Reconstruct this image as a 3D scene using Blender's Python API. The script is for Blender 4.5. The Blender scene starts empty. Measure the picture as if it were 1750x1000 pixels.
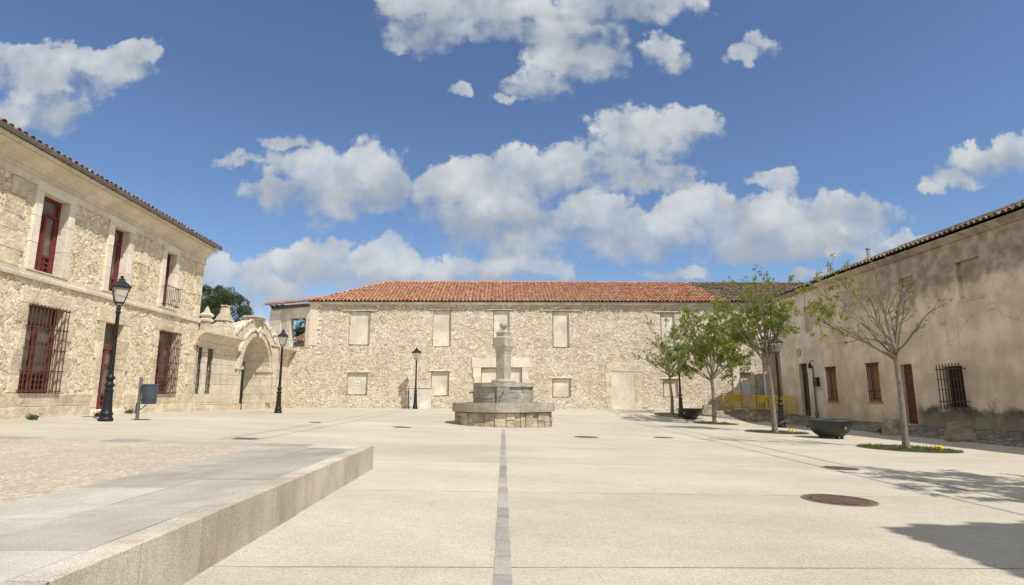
import bpy, bmesh, math, random
from mathutils import Vector, Matrix
R = math.radians
C = bpy.context.scene
col = C.collection

# ------------------------------------------------------------------ camera
EYE = 1.3
cam = bpy.data.cameras.new('camera'); camo = bpy.data.objects.new('camera', cam); col.objects.link(camo)
camo.location = (0, 0, EYE); camo.rotation_euler = (math.pi/2 + math.atan(.176), 0, 0)
cam.sensor_fit = 'HORIZONTAL'; cam.sensor_width = 36; cam.lens = 36*1000/1750
cam.clip_start = .05; cam.clip_end = 6000
C.camera = camo
# ------------------------------------------------------------------ sun, exposure
SUN = Vector((.92, -1.0, 1.95)).normalized()
sl = bpy.data.lights.new('sun', 'SUN'); sl.energy = 3.7; sl.angle = R(.55); sl.color = (1, .965, .915)
so = bpy.data.objects.new('sun', sl); col.objects.link(so)
so.rotation_euler = (-SUN).to_track_quat('-Z', 'Y').to_euler()
C.view_settings.view_transform = 'Standard'; C.view_settings.look = 'None'
C.view_settings.exposure = .30; C.view_settings.gamma = 1
C.render.engine = 'CYCLES'
C.cycles.max_bounces = 6; C.cycles.transparent_max_bounces = 12

# ------------------------------------------------------------------ node helpers
class NT:
    def __init__(s, tree): s.t = tree; s.l = tree.links
    def n(s, typ, ins=None, **props):
        nd = s.t.nodes.new(typ)
        for k, v in props.items(): setattr(nd, k, v)
        if ins:
            for k, v in ins.items(): s.set(nd.inputs[k], v)
        return nd
    def set(s, sock, v):
        if isinstance(v, bpy.types.NodeSocket): s.l.new(v, sock)
        else: sock.default_value = v
    def m(s, op, a, b=None, c=None, clamp=False):
        nd = s.t.nodes.new('ShaderNodeMath'); nd.operation = op; nd.use_clamp = clamp
        for i, v in enumerate((a, b, c)):
            if v is not None: s.set(nd.inputs[i], v)
        return nd.outputs[0]
    def v(s, op, a, b=None, c=None, out=0):
        nd = s.t.nodes.new('ShaderNodeVectorMath'); nd.operation = op
        for i, x in enumerate((a, b, c)):
            if x is not None: s.set(nd.inputs[i], x)
        return nd.outputs[out]
    def noise(s, vec, scale, detail=3, rough=.5, out=0, **k):
        return s.n('ShaderNodeTexNoise', {'Vector': vec, 'Scale': scale, 'Detail': detail, 'Roughness': rough, **k}).outputs[out]
    def noise2(s, vec, scale, detail=3, rough=.5, out=0):
        return s.n('ShaderNodeTexNoise', {'Vector': vec, 'Scale': scale, 'Detail': min(detail, 6), 'Roughness': rough}, noise_dimensions='2D').outputs[out]
    def vor(s, vec, scale, feature='F1', out='Distance', rnd=1.0):
        return s.n('ShaderNodeTexVoronoi', {'Vector': vec, 'Scale': scale, 'Randomness': rnd}, feature=feature).outputs[out]
    def mr(s, v, a, b, c=0., d=1., smooth=True):
        nd = s.n('ShaderNodeMapRange', {'Value': v, 'From Min': a, 'From Max': b, 'To Min': c, 'To Max': d},
                 interpolation_type='SMOOTHSTEP' if smooth else 'LINEAR'); return nd.outputs[0]
    def mix(s, f, a, b, mode='MIX'):
        nd = s.t.nodes.new('ShaderNodeMix'); nd.data_type = 'RGBA'; nd.blend_type = mode
        s.set(nd.inputs[0], f); s.set(nd.inputs[6], a if not isinstance(a, tuple) else c4(a)); s.set(nd.inputs[7], b if not isinstance(b, tuple) else c4(b))
        return nd.outputs[2]
    def ramp(s, f, stops, interp='LINEAR'):
        nd = s.t.nodes.new('ShaderNodeValToRGB'); nd.color_ramp.interpolation = interp
        e = nd.color_ramp.elements
        while len(e) < len(stops): e.new(.5)
        for x, (p, c) in zip(e, stops): x.position = p; x.color = c4(c)
        s.set(nd.inputs[0], f); return nd.outputs[0]
    def sep(s, v):
        nd = s.n('ShaderNodeSeparateXYZ', {0: v}); return nd.outputs
    def comb(s, x, y, z):
        return s.n('ShaderNodeCombineXYZ', {0: x, 1: y, 2: z}).outputs[0]
def c4(c): return (c[0], c[1], c[2], 1)

def newmat(name):
    m = bpy.data.materials.new(name); m.use_nodes = True; nt = m.node_tree
    for x in list(nt.nodes): nt.nodes.remove(x)
    N = NT(nt)
    out = nt.nodes.new('ShaderNodeOutputMaterial')
    b = nt.nodes.new('ShaderNodeBsdfPrincipled')
    nt.links.new(b.outputs[0], out.inputs[0])
    b.inputs['Roughness'].default_value = .85
    b.inputs['Specular IOR Level'].default_value = .25
    return m, N, b, out
def bump(N, b, h, dist=.02, strength=1.):
    nd = N.n('ShaderNodeBump', {'Height': h, 'Distance': dist, 'Strength': strength}); N.l.new(nd.outputs[0], b.inputs['Normal'])
def objc(N): return N.n('ShaderNodeTexCoord').outputs['Object']
def geoP(N): return N.n('ShaderNodeNewGeometry').outputs['Position']
def uvrand(N, out=1):
    uv = N.n('ShaderNodeUVMap', uv_map='UVMap').outputs[0]
    return N.n('ShaderNodeTexWhiteNoise', {'Vector': uv}, noise_dimensions='2D').outputs[out if out == 0 else 1]

# ------------------------------------------------------------------ sky: Nishita + cumulus laid out by direction
w = bpy.data.worlds.new('World'); C.world = w; w.use_nodes = True
wt = w.node_tree
for x in list(wt.nodes): wt.nodes.remove(x)
N = NT(wt)
sky = N.n('ShaderNodeTexSky', sky_type='NISHITA', sun_disc=False, sun_elevation=math.asin(SUN.z),
          sun_rotation=math.atan2(SUN.x, SUN.y), altitude=700, air_density=1.0, dust_density=.35, ozone_density=2.5)
P_ = math.atan(.176)
def dirof(X, Y):
    fx = X-875; up = 500-Y
    return fx/(1000*math.cos(P_)-up*math.sin(P_)), (1000*math.sin(P_)+up*math.cos(P_))/(1000*math.cos(P_)-up*math.sin(P_))
D = N.n('ShaderNodeTexCoord').outputs['Generated']
dx, dy, dz = N.sep(D)[:3]
dyc = N.m('MAXIMUM', dy, .05)
uv = N.comb(N.m('DIVIDE', dx, dyc), N.m('DIVIDE', dz, dyc), 0.)
CL = [(560,315,100,58),(630,290,62,48),(490,322,60,26),(650,330,50,36),
      (830,335,120,52),(800,375,75,50),(760,320,50,36),(905,300,60,42),(960,290,80,40),(1085,242,95,44),(1170,215,55,32),(1110,300,95,24),
      (905,385,110,44),(990,360,65,38),(1060,405,110,32),(1160,300,60,16),
      (1205,352,55,36),(1270,388,120,46),(1420,372,92,34),(1350,412,130,28),(1160,395,50,30),(1225,330,30,18),
      (720,48,72,36),(690,10,60,26),(850,10,130,44),(980,95,72,48),(930,140,55,26),(1060,5,120,26),(960,40,90,40),
      (1135,88,36,30),(1308,78,42,20),(1275,92,34,16),
      (60,128,105,44),(200,112,75,30),(95,185,45,34),(15,190,40,24),(255,90,30,22),
      (560,455,120,34),(655,452,80,36),(505,446,55,22),(430,488,85,40),(365,478,50,32),(790,466,100,24),(890,445,80,36),(930,465,50,20),(470,505,60,22),
      (1705,275,66,26),(1645,308,55,18),(1750,255,40,24),(1600,335,26,10),
      (793,155,18,13),(862,168,20,9),(500,238,48,14),(395,276,46,10),(1330,312,30,22),(1295,298,26,12),(1548,422,36,22),(1525,438,28,14),(1385,476,50,12),(1150,466,62,14)]
warp = N.v('SUBTRACT', N.noise2(uv, 9., 4, .55, out=1), (.5, .5, .5))
uvw = N.v('MULTIPLY_ADD', warp, (.085, .06, 0), uv)
warp2 = N.v('SUBTRACT', N.noise2(uv, 30., 5, .6, out=1), (.5, .5, .5))
uvw = N.v('MULTIPLY_ADD', warp2, (.040, .030, 0), uvw)
warp3 = N.v('SUBTRACT', N.noise2(uv, 85., 5, .6, out=1), (.5, .5, .5))
uvw = N.v('MULTIPLY_ADD', warp3, (.009, .007, 0), uvw)
acc = None; acc2 = None
for (X, Y, rx, ry) in CL:
    u0, v0 = dirof(X, Y); u1, _ = dirof(X+rx, Y); _, v1 = dirof(X, Y-ry)
    sx = 1/abs(u1-u0)/1.30; sy = 1/abs(v1-v0)/1.30
    q = N.v('MULTIPLY_ADD', uvw, (sx, sy, 0), (-u0*sx, -v0*sy, 0))
    d = N.v('DOT_PRODUCT', q, q, out=1)
    if ry < 21: d = N.m('ADD', d, .30)          # thin scraps of cloud
    # height within the puff: +1 top, -1 flat base
    acc = d if acc is None else N.m('SMOOTH_MIN', acc, d, .22)
    if ry > 18:
        hy = N.m('MULTIPLY', N.sep(q)[1], N.mr(d, 0.2, 1.6, 1., 0.))
        acc2 = hy if acc2 is None else N.m('ADD', acc2, hy)
fn = N.m('ADD', N.m('MULTIPLY', N.noise2(uv, 20., 9, .6), .6), N.m('MULTIPLY', N.noise2(uv, 55., 8, .62), .4))
fn2 = N.noise2(uv, 6., 6, .6)
uvb = N.v('MULTIPLY_ADD', warp2, (.03, .03, 0), uv)
puff = N.m('SUBTRACT', .45, N.n('ShaderNodeTexVoronoi', {'Vector': uvb, 'Scale': 15., 'Smoothness': .6, 'Detail': 2., 'Roughness': .5}, feature='SMOOTH_F1', voronoi_dimensions='2D').outputs['Distance'])
dens = N.m('SUBTRACT', 1.2, acc)
dens = N.m('ADD', dens, N.m('MULTIPLY', N.m('SUBTRACT', fn, .5), 1.25))
dens = N.m('ADD', dens, N.m('MULTIPLY', puff, .85))
dens = N.m('ADD', dens, N.m('MULTIPLY', N.m('SUBTRACT', fn2, .5), 1.0))
soft = N.mr(acc2, -.5, .4, 1.05, .36)
alpha = N.mr(dens, -.12, soft)
alpha = N.m('MULTIPLY', alpha, N.mr(N.noise2(uv, 9., 6, .6), .25, .6, .62, .97))
sh = N.m('ADD', N.m('MULTIPLY', acc2, .42), N.m('MULTIPLY', N.m('SUBTRACT', N.noise2(N.v('MULTIPLY_ADD', uv, (1, 1.4, 1), (3, .02, 0)), 8., 5, .5), .5), 1.5))
sh = N.m('ADD', sh, N.m('MULTIPLY', puff, .5))
sh = N.mr(sh, -.7, .7, 0., 1.)
K = 1/.1
ccol = N.mix(sh, (.32*K, .355*K, .40*K), (.57*K, .59*K, .605*K))
skyc = N.mix(1., sky.outputs[0], (.90, .97, 1.05), 'MULTIPLY')
front = N.mr(dy, .05, .2)
fin = N.mix(N.m('MULTIPLY', alpha, front), skyc, ccol)
# unseen bright clouds added overhead, beside and behind the viewer as fill light
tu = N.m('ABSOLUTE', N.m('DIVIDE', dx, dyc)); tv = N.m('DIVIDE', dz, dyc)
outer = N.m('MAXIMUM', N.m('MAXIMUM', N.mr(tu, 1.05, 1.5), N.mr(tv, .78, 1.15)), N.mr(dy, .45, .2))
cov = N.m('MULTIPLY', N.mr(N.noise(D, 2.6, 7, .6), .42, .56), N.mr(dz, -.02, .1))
fill_ccol = N.mix(N.mr(N.noise(D, 5., 5, .55), .35, .65), (.45*K, .47*K, .50*K), (.92*K, .91*K, .88*K))
fin = N.mix(N.m('MULTIPLY', N.m('MULTIPLY', outer, cov), .85), fin, fill_ccol)
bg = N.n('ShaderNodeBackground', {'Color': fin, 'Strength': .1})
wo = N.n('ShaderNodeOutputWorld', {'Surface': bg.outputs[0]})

# ------------------------------------------------------------------ mesh builder
class MB:
    def __init__(s): s.v = []; s.f = []; s.u = []; s.mi = []; s.hx = []
    def face(s, pts, uv=(0, 0), m=0):
        i = len(s.v); s.v += [tuple(p) for p in pts]; s.f.append(tuple(range(i, i+len(pts)))); s.u.append(uv); s.mi.append(m)
    def mesh(s, vs, fs, uv=(0, 0), m=0):
        i = len(s.v); s.v += [tuple(p) for p in vs]
        for f in fs: s.f.append(tuple(i+k for k in f)); s.u.append(uv); s.mi.append(m)
    def box(s, x0, x1, y0, y1, z0, z1, uv=(0, 0), m=0, M=None):
        vs = [Vector(p) for p in ((x0,y0,z0),(x1,y0,z0),(x1,y1,z0),(x0,y1,z0),(x0,y0,z1),(x1,y0,z1),(x1,y1,z1),(x0,y1,z1))]
        if M: vs = [M @ p for p in vs]
        s.hexa(vs, uv, m)
    def hexa(s, vs, uv=(0, 0), m=0): s.hx.append(([Vector(p) for p in vs], uv, m))
    def flush(s, ch=0.):
        """emit the pending blocks, their edges chamfered by ch"""
        for vs, uv, m in s.hx:
            L = [(vs[1]-vs[0]).length, (vs[3]-vs[0]).length, (vs[4]-vs[0]).length]
            if ch <= 0 or min(L) < .004:
                s.mesh(vs, [(0,3,2,1),(4,5,6,7),(0,1,5,4),(1,2,6,5),(2,3,7,6),(3,0,4,7)], uv, m); continue
            c = min(ch, .25*min(L)); t = [c/x for x in L]
            def P(u, v, w_):
                a = vs[0].lerp(vs[1], u).lerp(vs[3].lerp(vs[2], u), v); b = vs[4].lerp(vs[5], u).lerp(vs[7].lerp(vs[6], u), v); return a.lerp(b, w_)
            pt = []; ix = {}
            for i in (0, 1):
                for j in (0, 1):
                    for k in (0, 1):
                        for ax in range(3):
                            q = [abs(e-d) if n_ != ax else e for n_, (e, d) in enumerate(zip((i, j, k), t))]
                            ix[i, j, k, ax] = len(pt); pt.append(P(*q))
            cen = sum(vs, Vector())/8; fs = []
            for ax in range(3):
                o = [n_ for n_ in range(3) if n_ != ax]
                for e in (0, 1):
                    f = []
                    for (p, q) in ((0,0),(1,0),(1,1),(0,1)):
                        c3 = [0]*3; c3[ax] = e; c3[o[0]] = p; c3[o[1]] = q; f.append(ix[tuple(c3)+(ax,)])
                    fs.append(f)
                for p in (0, 1):
                    for q in (0, 1):
                        f = []
                        for e, ax2 in ((0, o[0]), (1, o[0]), (1, o[1]), (0, o[1])):
                            c3 = [0]*3; c3[ax] = e; c3[o[0]] = p; c3[o[1]] = q; f.append(ix[tuple(c3)+(ax2,)])
                        fs.append(f)
            for i in (0, 1):
                for j in (0, 1):
                    for k in (0, 1): fs.append([ix[i, j, k, ax] for ax in range(3)])
            for f in fs:
                fc = sum((pt[q] for q in f), Vector())/len(f); n_ = (pt[f[1]]-pt[f[0]]).cross(pt[f[2]]-pt[f[1]])
                if n_.dot(fc-cen) < 0: f.reverse()
            s.mesh(pt, fs, uv, m)
        s.hx = []
    def prism(s, pts, z0, z1, uv=(0, 0), m=0):
        n = len(pts); vs = [(x, y, z0) for x, y in pts]+[(x, y, z1) for x, y in pts]
        s.mesh(vs, [tuple(reversed(range(n))), tuple(range(n, 2*n))]+[(i, (i+1) % n, n+(i+1) % n, n+i) for i in range(n)], uv, m)
    def profx(s, prof, x0, x1, uv=(0, 0), m=0):       # profile [(y,z)] swept along x
        n = len(prof); vs = [(x0, y, z) for y, z in prof]+[(x1, y, z) for y, z in prof]
        s.mesh(vs, [(i, n+i, n+(i+1) % n, (i+1) % n) for i in range(n)]+[tuple(range(n)), tuple(reversed(range(n, 2*n)))], uv, m)
    def tube(s, pts, rad, n=8, uv=(0, 0), m=0, cap=True):
        pts = [Vector(p) for p in pts]; k = len(pts)
        if not hasattr(rad, '__len__'): rad = [rad]*k
        t0 = (pts[1]-pts[0]).normalized()
        ref = Vector((1, 0, 0)) if abs(t0.x) < .8 else Vector((0, 1, 0))
        a = t0.cross(ref).normalized(); vs = []
        for i, p in enumerate(pts):
            t = (pts[min(i+1, k-1)]-pts[max(i-1, 0)]).normalized()
            a = (a-t*a.dot(t)).normalized(); b = t.cross(a)
            for j in range(n):
                an = 2*math.pi*j/n; vs.append(p+(a*math.cos(an)+b*math.sin(an))*rad[i])
        fs = [(i*n+j, i*n+(j+1) % n, (i+1)*n+(j+1) % n, (i+1)*n+j) for i in range(k-1) for j in range(n)]
        if cap: fs += [tuple(reversed(range(n))), tuple(range((k-1)*n, k*n))]
        s.mesh(vs, fs, uv, m)
    def lathe(s, prof, n=24, c=(0, 0), ph=0., uv=(0, 0), m=0, cap=True):   # [(r,z)]
        vs = []; rows = []
        for r, z in prof:
            if r < 1e-6: rows.append([len(vs)]); vs.append((c[0], c[1], z)); continue
            rows.append([len(vs)+j for j in range(n)])
            for j in range(n):
                a = 2*math.pi*j/n+ph; vs.append((c[0]+r*math.cos(a), c[1]+r*math.sin(a), z))
        fs = []
        for p, q in zip(rows, rows[1:]):
            for j in range(n):
                k = (j+1) % n
                if len(p) == 1 and len(q) == 1: break
                if len(p) == 1: fs.append((p[0], q[k], q[j]))
                elif len(q) == 1: fs.append((p[j], p[k], q[0]))
                else: fs.append((p[j], p[k], q[k], q[j]))
        if cap:
            if len(rows[0]) > 1: fs.append(tuple(reversed(rows[0])))
            if len(rows[-1]) > 1: fs.append(tuple(rows[-1]))
        s.mesh(vs, fs, uv, m)
    def wall(s, x0, x1, z0, z1, ops=(), y=0., step=0., depth=.2, m=0):
        """front face with real openings and reveals; ops = (x0,x1,z0,z1[,depth])"""
        def cuts(a, b, more):
            c = sorted(set([a, b]+[q for q in more if a < q < b])); o = []
            for p, q in zip(c, c[1:]):
                k = max(1, round((q-p)/step)) if step else 1
                o += [p+(q-p)*i/k for i in range(k)]
            return o+[b]
        xs = cuts(x0, x1, [o[0] for o in ops]+[o[1] for o in ops]); zs = cuts(z0, z1, [o[2] for o in ops]+[o[3] for o in ops])
        idx = {}; vs = []; fs = []
        def vid(i, j):
            if (i, j) not in idx: idx[i, j] = len(vs); vs.append((xs[i], y, zs[j]))
            return idx[i, j]
        for i in range(len(xs)-1):
            cx = (xs[i]+xs[i+1])/2
            oo = [o for o in ops if o[0] < cx < o[1]]
            for j in range(len(zs)-1):
                cz = (zs[j]+zs[j+1])/2
                if any(o[2] < cz < o[3] for o in oo): continue
                fs.append((vid(i, j), vid(i+1, j), vid(i+1, j+1), vid(i, j+1)))
        s.mesh(vs, fs, m=m)
        for o in ops:
            d = y+(o[4] if len(o) > 4 else depth); a, b, c, e = o[:4]
            s.face([(a,y,c),(a,y,e),(a,d,e),(a,d,c)], m=m); s.face([(b,y,c),(b,d,c),(b,d,e),(b,y,e)], m=m)
            s.face([(a,y,e),(b,y,e),(b,d,e),(a,d,e)], m=m); s.face([(a,y,c),(a,d,c),(b,d,c),(b,y,c)], m=m)
    def build(s, name, mats, parent=None, smooth=35, bevel=0.):
        s.flush(bevel)
        me = bpy.data.meshes.new(name); me.from_pydata(s.v, [], s.f)
        ul = me.uv_layers.new(name='UVMap')
        for p, u, mi in zip(me.polygons, s.u, s.mi):
            p.material_index = mi
            for li in p.loop_indices: ul.data[li].uv = u
        if not isinstance(mats, (list, tuple)): mats = [mats]
        for x in mats: me.materials.append(x)
        if smooth:
            me.polygons.foreach_set('use_smooth', [True]*len(me.polygons)); me.set_sharp_from_angle(angle=R(smooth))
        me.validate(); me.update()
        o = bpy.data.objects.new(name, me); col.objects.link(o)
        if parent: o.parent = parent
        return o
def tag(o, label=None, cat=None, group=None, kind=None):
    if label: o['label'] = label
    if cat: o['category'] = cat
    if group: o['group'] = group
    if kind: o['kind'] = kind
    return o
def empty(name, loc, rz=0., label=None, cat=None, group=None):
    o = bpy.data.objects.new(name, None); col.objects.link(o); o.empty_display_size = .2
    o.location = loc; o.rotation_euler = (0, 0, rz); return tag(o, label, cat, group)
def copy_tree(o, parent=None):
    c = o.copy(); col.objects.link(c)
    if parent: c.parent = parent
    for ch in list(o.children): copy_tree(ch, c)
    return c

def sst(t): t = min(max(t, 0), 1); return t*t*(3-2*t)
def gz(x, y):
    """height of the plaza: falls from the left houses to the tree row, evens out at the far wall"""
    if x < -2: lin = .29+.039*(-2-max(x, -14))
    elif x < 12.3: lin = .29-.0252*(x+2)
    else: lin = -.07+(min(x, 16.5)-12.3)*.1
    far = .52-.003*min(max(x, -20), 20)
    ys = 15+13*min(max((x+4)/10, 0), 1)
    t = sst((y-ys)/(35.5-ys))
    return lin*(1-t)+far*t

# ------------------------------------------------------------------ materials
M = {}
def simple(name, c, rough=.6, metal=0., spec=.4, var=.12, vs=6., bd=0., bs=40.):
    m, N, b, o = newmat(name)
    p = objc(N); f = N.noise(p, vs, 5, .6)
    N.set(b.inputs['Base Color'], N.mix(N.mr(f, .3, .7), tuple(x*(1-var) for x in c), tuple(min(1, x*(1+var)) for x in c)))
    b.inputs['Roughness'].default_value = rough; b.inputs['Metallic'].default_value = metal; b.inputs['Specular IOR Level'].default_value = spec
    if bd: bump(N, b, N.noise(p, bs, 4, .6), bd)
    M[name] = m; return m
def rubble(name, scale, zs, stops, mortar, disp, mw=.06, tint=(.9, 1.08), warm=(.98, .94)):
    m, N, b, out = newmat(name)
    p = objc(N)
    q = N.v('MULTIPLY', p, (1, 1, zs))
    q = N.v('MULTIPLY_ADD', N.v('SUBTRACT', N.noise(p, 3.2, 3, .5, out=1), (.5,.5,.5)), (.30, .30, .34), q)
    q = N.v('MULTIPLY_ADD', N.v('SUBTRACT', N.noise(p, 12., 3, .5, out=1), (.5,.5,.5)), (.10, .10, .12), q)
    q = N.v('MULTIPLY_ADD', N.v('SUBTRACT', N.noise(p, .85, 2, .5, out=1), (.5,.5,.5)), (1.1, 1.1, 1.0), q)
    vn = N.n('ShaderNodeTexVoronoi', {'Vector': q, 'Scale': scale, 'Randomness': 1.})
    ed = N.vor(q, scale, 'DISTANCE_TO_EDGE', rnd=1.)
    r, g, bb = N.n('ShaderNodeSeparateColor', {0: vn.outputs['Color']}).outputs[:3]
    stone = N.ramp(r, stops)
    fine = N.noise(p, 26., 6, .65); big = N.noise(p, .55, 4, .6)
    stone = N.mix(1., stone, N.ramp(fine, [(.3, (.86,.85,.83)), (.7, (1.09,1.085,1.07))]), 'MULTIPLY')
    e = N.mr(ed, .0, mw*1.6)
    mort = N.mix(1., mortar, N.ramp(N.noise(p, 45., 4, .6), [(.3, (.8,.8,.8)), (.7, (1.15,1.15,1.15))]), 'MULTIPLY')
    c = N.mix(N.m('MULTIPLY', e, N.mr(N.noise(p, .8, 6, .65), .5, .62, 1., .72)), mort, stone)
    c = N.mix(1., c, N.ramp(big, [(.35, (tint[0],tint[0]*warm[0],tint[0]*warm[1])), (.65, (tint[1],tint[1],tint[1]))]), 'MULTIPLY')
    N.set(b.inputs['Base Color'], c); b.inputs['Roughness'].default_value = .92; b.inputs['Specular IOR Level'].default_value = .15
    dome = N.m('MULTIPLY', N.mr(ed, .0, .11), N.mr(g, 0, 1, .3, 1., smooth=False))
    h = N.m('ADD', dome, N.m('MULTIPLY', N.m('SUBTRACT', N.noise(p, 9., 6, .68), .5), 1.0))
    h = N.m('MULTIPLY', N.m('SUBTRACT', h, .6), 1.)
    h = N.m('ADD', h, .6)
    dn = N.n('ShaderNodeDisplacement', {'Height': h, 'Midlevel': 1., 'Scale': disp})
    N.l.new(dn.outputs[0], out.inputs['Displacement']); m.displacement_method = 'BOTH'
    M[name] = m; return m
rubble('far_rubble', 4.5, 1.5, [(0,(.58,.49,.36)),(.25,(.68,.60,.46)),(.5,(.75,.68,.55)),(.8,(.79,.73,.61)),(.955,(.70,.60,.44)),(1.,(.62,.40,.23))], (.60,.525,.395), .062, warm=(.97,.93), tint=(.95, 1.07))
rubble('near_rubble', 5.2, 1.3, [(0,(.60,.48,.32)),(.2,(.72,.61,.44)),(.5,(.78,.69,.53)),(.82,(.82,.75,.61)),(.93,(.70,.54,.34)),(1.,(.62,.37,.18))], (.71,.625,.465), .044, warm=(.96,.88), tint=(.98, 1.07))
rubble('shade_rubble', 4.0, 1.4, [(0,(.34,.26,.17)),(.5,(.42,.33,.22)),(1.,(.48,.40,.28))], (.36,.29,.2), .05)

def ashlar(name, c, bw=.9, bh=.42, tone=.12, stain=(.5,.36,.2), uvid=False, rough_b=.012):
    m, N, b, o = newmat(name); p = objc(N); x, y, z = N.sep(p)[:3]
    vec = N.comb(N.m('ADD', x, y), z, 0.)
    br = N.n('ShaderNodeTexBrick', {'Vector': vec, 'Color1': (1,1,1,1), 'Color2': (.84,.83,.81,1), 'Mortar': (.66,.62,.55,1), 'Scale': 1., 'Mortar Size': .006, 'Mortar Smooth': .4, 'Bias': .2, 'Brick Width': bw, 'Row Height': bh}, offset=.37, squash=1.25, squash_frequency=3)
    base = N.mix(N.mr(N.noise(p, 2.2, 6, .62), .32, .7), tuple(q*(1-tone) for q in c), tuple(q*(1+tone*.6) for q in c))
    base = N.mix(N.m('MULTIPLY', N.mr(N.noise(p, 1.1, 5, .6), .56, .72), .35), base, stain)
    base = N.mix(1., base, N.ramp(N.noise(p, 30., 5, .65), [(.3,(.86,.85,.83)),(.7,(1.08,1.08,1.07))]), 'MULTIPLY')
    if name == 'gate_stone':      # ochre leaching from the lowest courses, grey lichen on ledges
        base = N.mix(N.m('MULTIPLY', N.mr(z, .5, 1.5, 1., 0.), N.mr(N.noise(p, 1.7, 5, .6), .42, .6, 0, .75)), base, (.72,.47,.25))
        base = N.mix(N.mr(N.noise(N.v('MULTIPLY', p, (2.5, 2.5, .5)), 1.5, 6, .65), .54, .7, 0, .5), base, (.42,.37,.29))
    c2 = N.mix(1., base, br.outputs[0], 'MULTIPLY') if not uvid else N.mix(1., base, N.ramp(uvrand(N, 0), [(0,(.82,.80,.76)),(1,(1.07,1.06,1.04))]), 'MULTIPLY')
    N.set(b.inputs['Base Color'], c2); b.inputs['Roughness'].default_value = .9; b.inputs['Specular IOR Level'].default_value = .15
    hh = N.m('ADD', N.m('MULTIPLY', N.noise(p, 9., 6, .65), 1.), N.m('MULTIPLY', br.outputs[1], 0 if uvid else -.6))
    bump(N, b, hh, rough_b*2)
    M[name] = m
ashlar('pale_ashlar', (.80,.71,.55))
ashlar('gate_stone', (.80,.71,.55), .8, .45, .16, (.66,.54,.38), rough_b=.025)
ashlar('dressed_stone', (.82,.75,.61), uvid=True, stain=(.68,.57,.41))
ashlar('warm_stone', (.79,.68,.50), uvid=True, tone=.24, stain=(.66,.50,.30), rough_b=.03)
ashlar('fountain_granite', (.46,.43,.355), uvid=True, tone=.22, stain=(.36,.33,.25), rough_b=.02)
ashlar('fountain_block', (.60,.53,.39), uvid=True, tone=.35, stain=(.14,.115,.08), rough_b=.05)
ashlar('bollard_stone', (.62,.54,.40), uvid=True, tone=.4, stain=(.16,.13,.1), rough_b=.10)

def plaster(name, c, stains):
    m, N, b, o = newmat(name); p = objc(N); x, y, z = N.sep(p)[:3]
    a = N.noise(p, .8, 7, .62); a2 = N.noise(N.v('MULTIPLY', p, (1.6, 1.6, .35)), 1.4, 6, .6)
    k = N.mix(N.mr(a, .34, .68), tuple(q*.74 for q in c), tuple(q*1.12 for q in c))
    k = N.mix(N.mr(a2, .48, .72, 0, .45), k, tuple(q*d for q, d in zip(c, (.70,.62,.52))))
    k = N.mix(1., k, N.ramp(N.noise(p, 22., 5, .6), [(.3,(.9,.9,.9)),(.7,(1.06,1.06,1.06))]), 'MULTIPLY')
    if stains:
        # rain-darkened band under the eaves and rising damp with moss at the foot of the wall
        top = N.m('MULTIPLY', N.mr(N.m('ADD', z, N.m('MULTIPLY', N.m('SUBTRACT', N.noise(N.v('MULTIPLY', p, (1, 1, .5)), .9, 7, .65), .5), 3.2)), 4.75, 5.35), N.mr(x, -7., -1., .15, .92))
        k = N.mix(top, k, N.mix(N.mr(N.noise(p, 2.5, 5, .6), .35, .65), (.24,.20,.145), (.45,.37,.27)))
        ft = N.mr(N.m('ADD', z, N.m('MULTIPLY', N.m('SUBTRACT', N.noise(p, 1.7, 7, .65), .5), 1.2)), .72, 1.0, 1., 0.)
        ft = N.m('MULTIPLY', ft, N.mr(x, -1.2, -.6))
        k = N.mix(N.m('MULTIPLY', ft, .93), k, N.mix(N.mr(N.noise(p, 4., 5, .6), .35, .65), (.055,.048,.035), (.12,.105,.075)))
        ft2 = N.mr(N.m('ADD', z, N.m('MULTIPLY', N.m('SUBTRACT', N.noise(p, 2.2, 6, .6), .5), .9)), .3, .9, .5, 0.)
        k = N.mix(ft2, k, tuple(q*.6 for q in c))
    pt = N.mr(N.noise(p, .8, 8, .62), .56, .60)
    k = N.mix(N.m('MULTIPLY', pt, .10), k, tuple(min(.85, q*1.15) for q in c))
    if stains:
        cr = N.vor(N.v('MULTIPLY_ADD', N.noise(p, 2., 5, .65, out=1), (.8,.8,.8), p), .55, 'DISTANCE_TO_EDGE')
        k = N.mix(N.m('MULTIPLY', N.mr(cr, .002, .009, 1., 0.), N.mr(N.noise(p, .7, 3, .5), .5, .6, 0, .6)), k, (.13,.11,.085))
    N.set(b.inputs['Base Color'], k); b.inputs['Roughness'].default_value = .95; b.inputs['Specular IOR Level'].default_value = .1
    bump(N, b, N.m('ADD', N.noise(p, 12., 7, .65), N.m('MULTIPLY', pt, .15)), .02)
    M[name] = m
plaster('house_plaster', (.82,.66,.475), True)
plaster('pale_plaster', (.80,.70,.56), False)
plaster('blind_plaster', (.78,.71,.56), False)
plaster('cabinet_paint', (.80,.75,.64), False)

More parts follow.
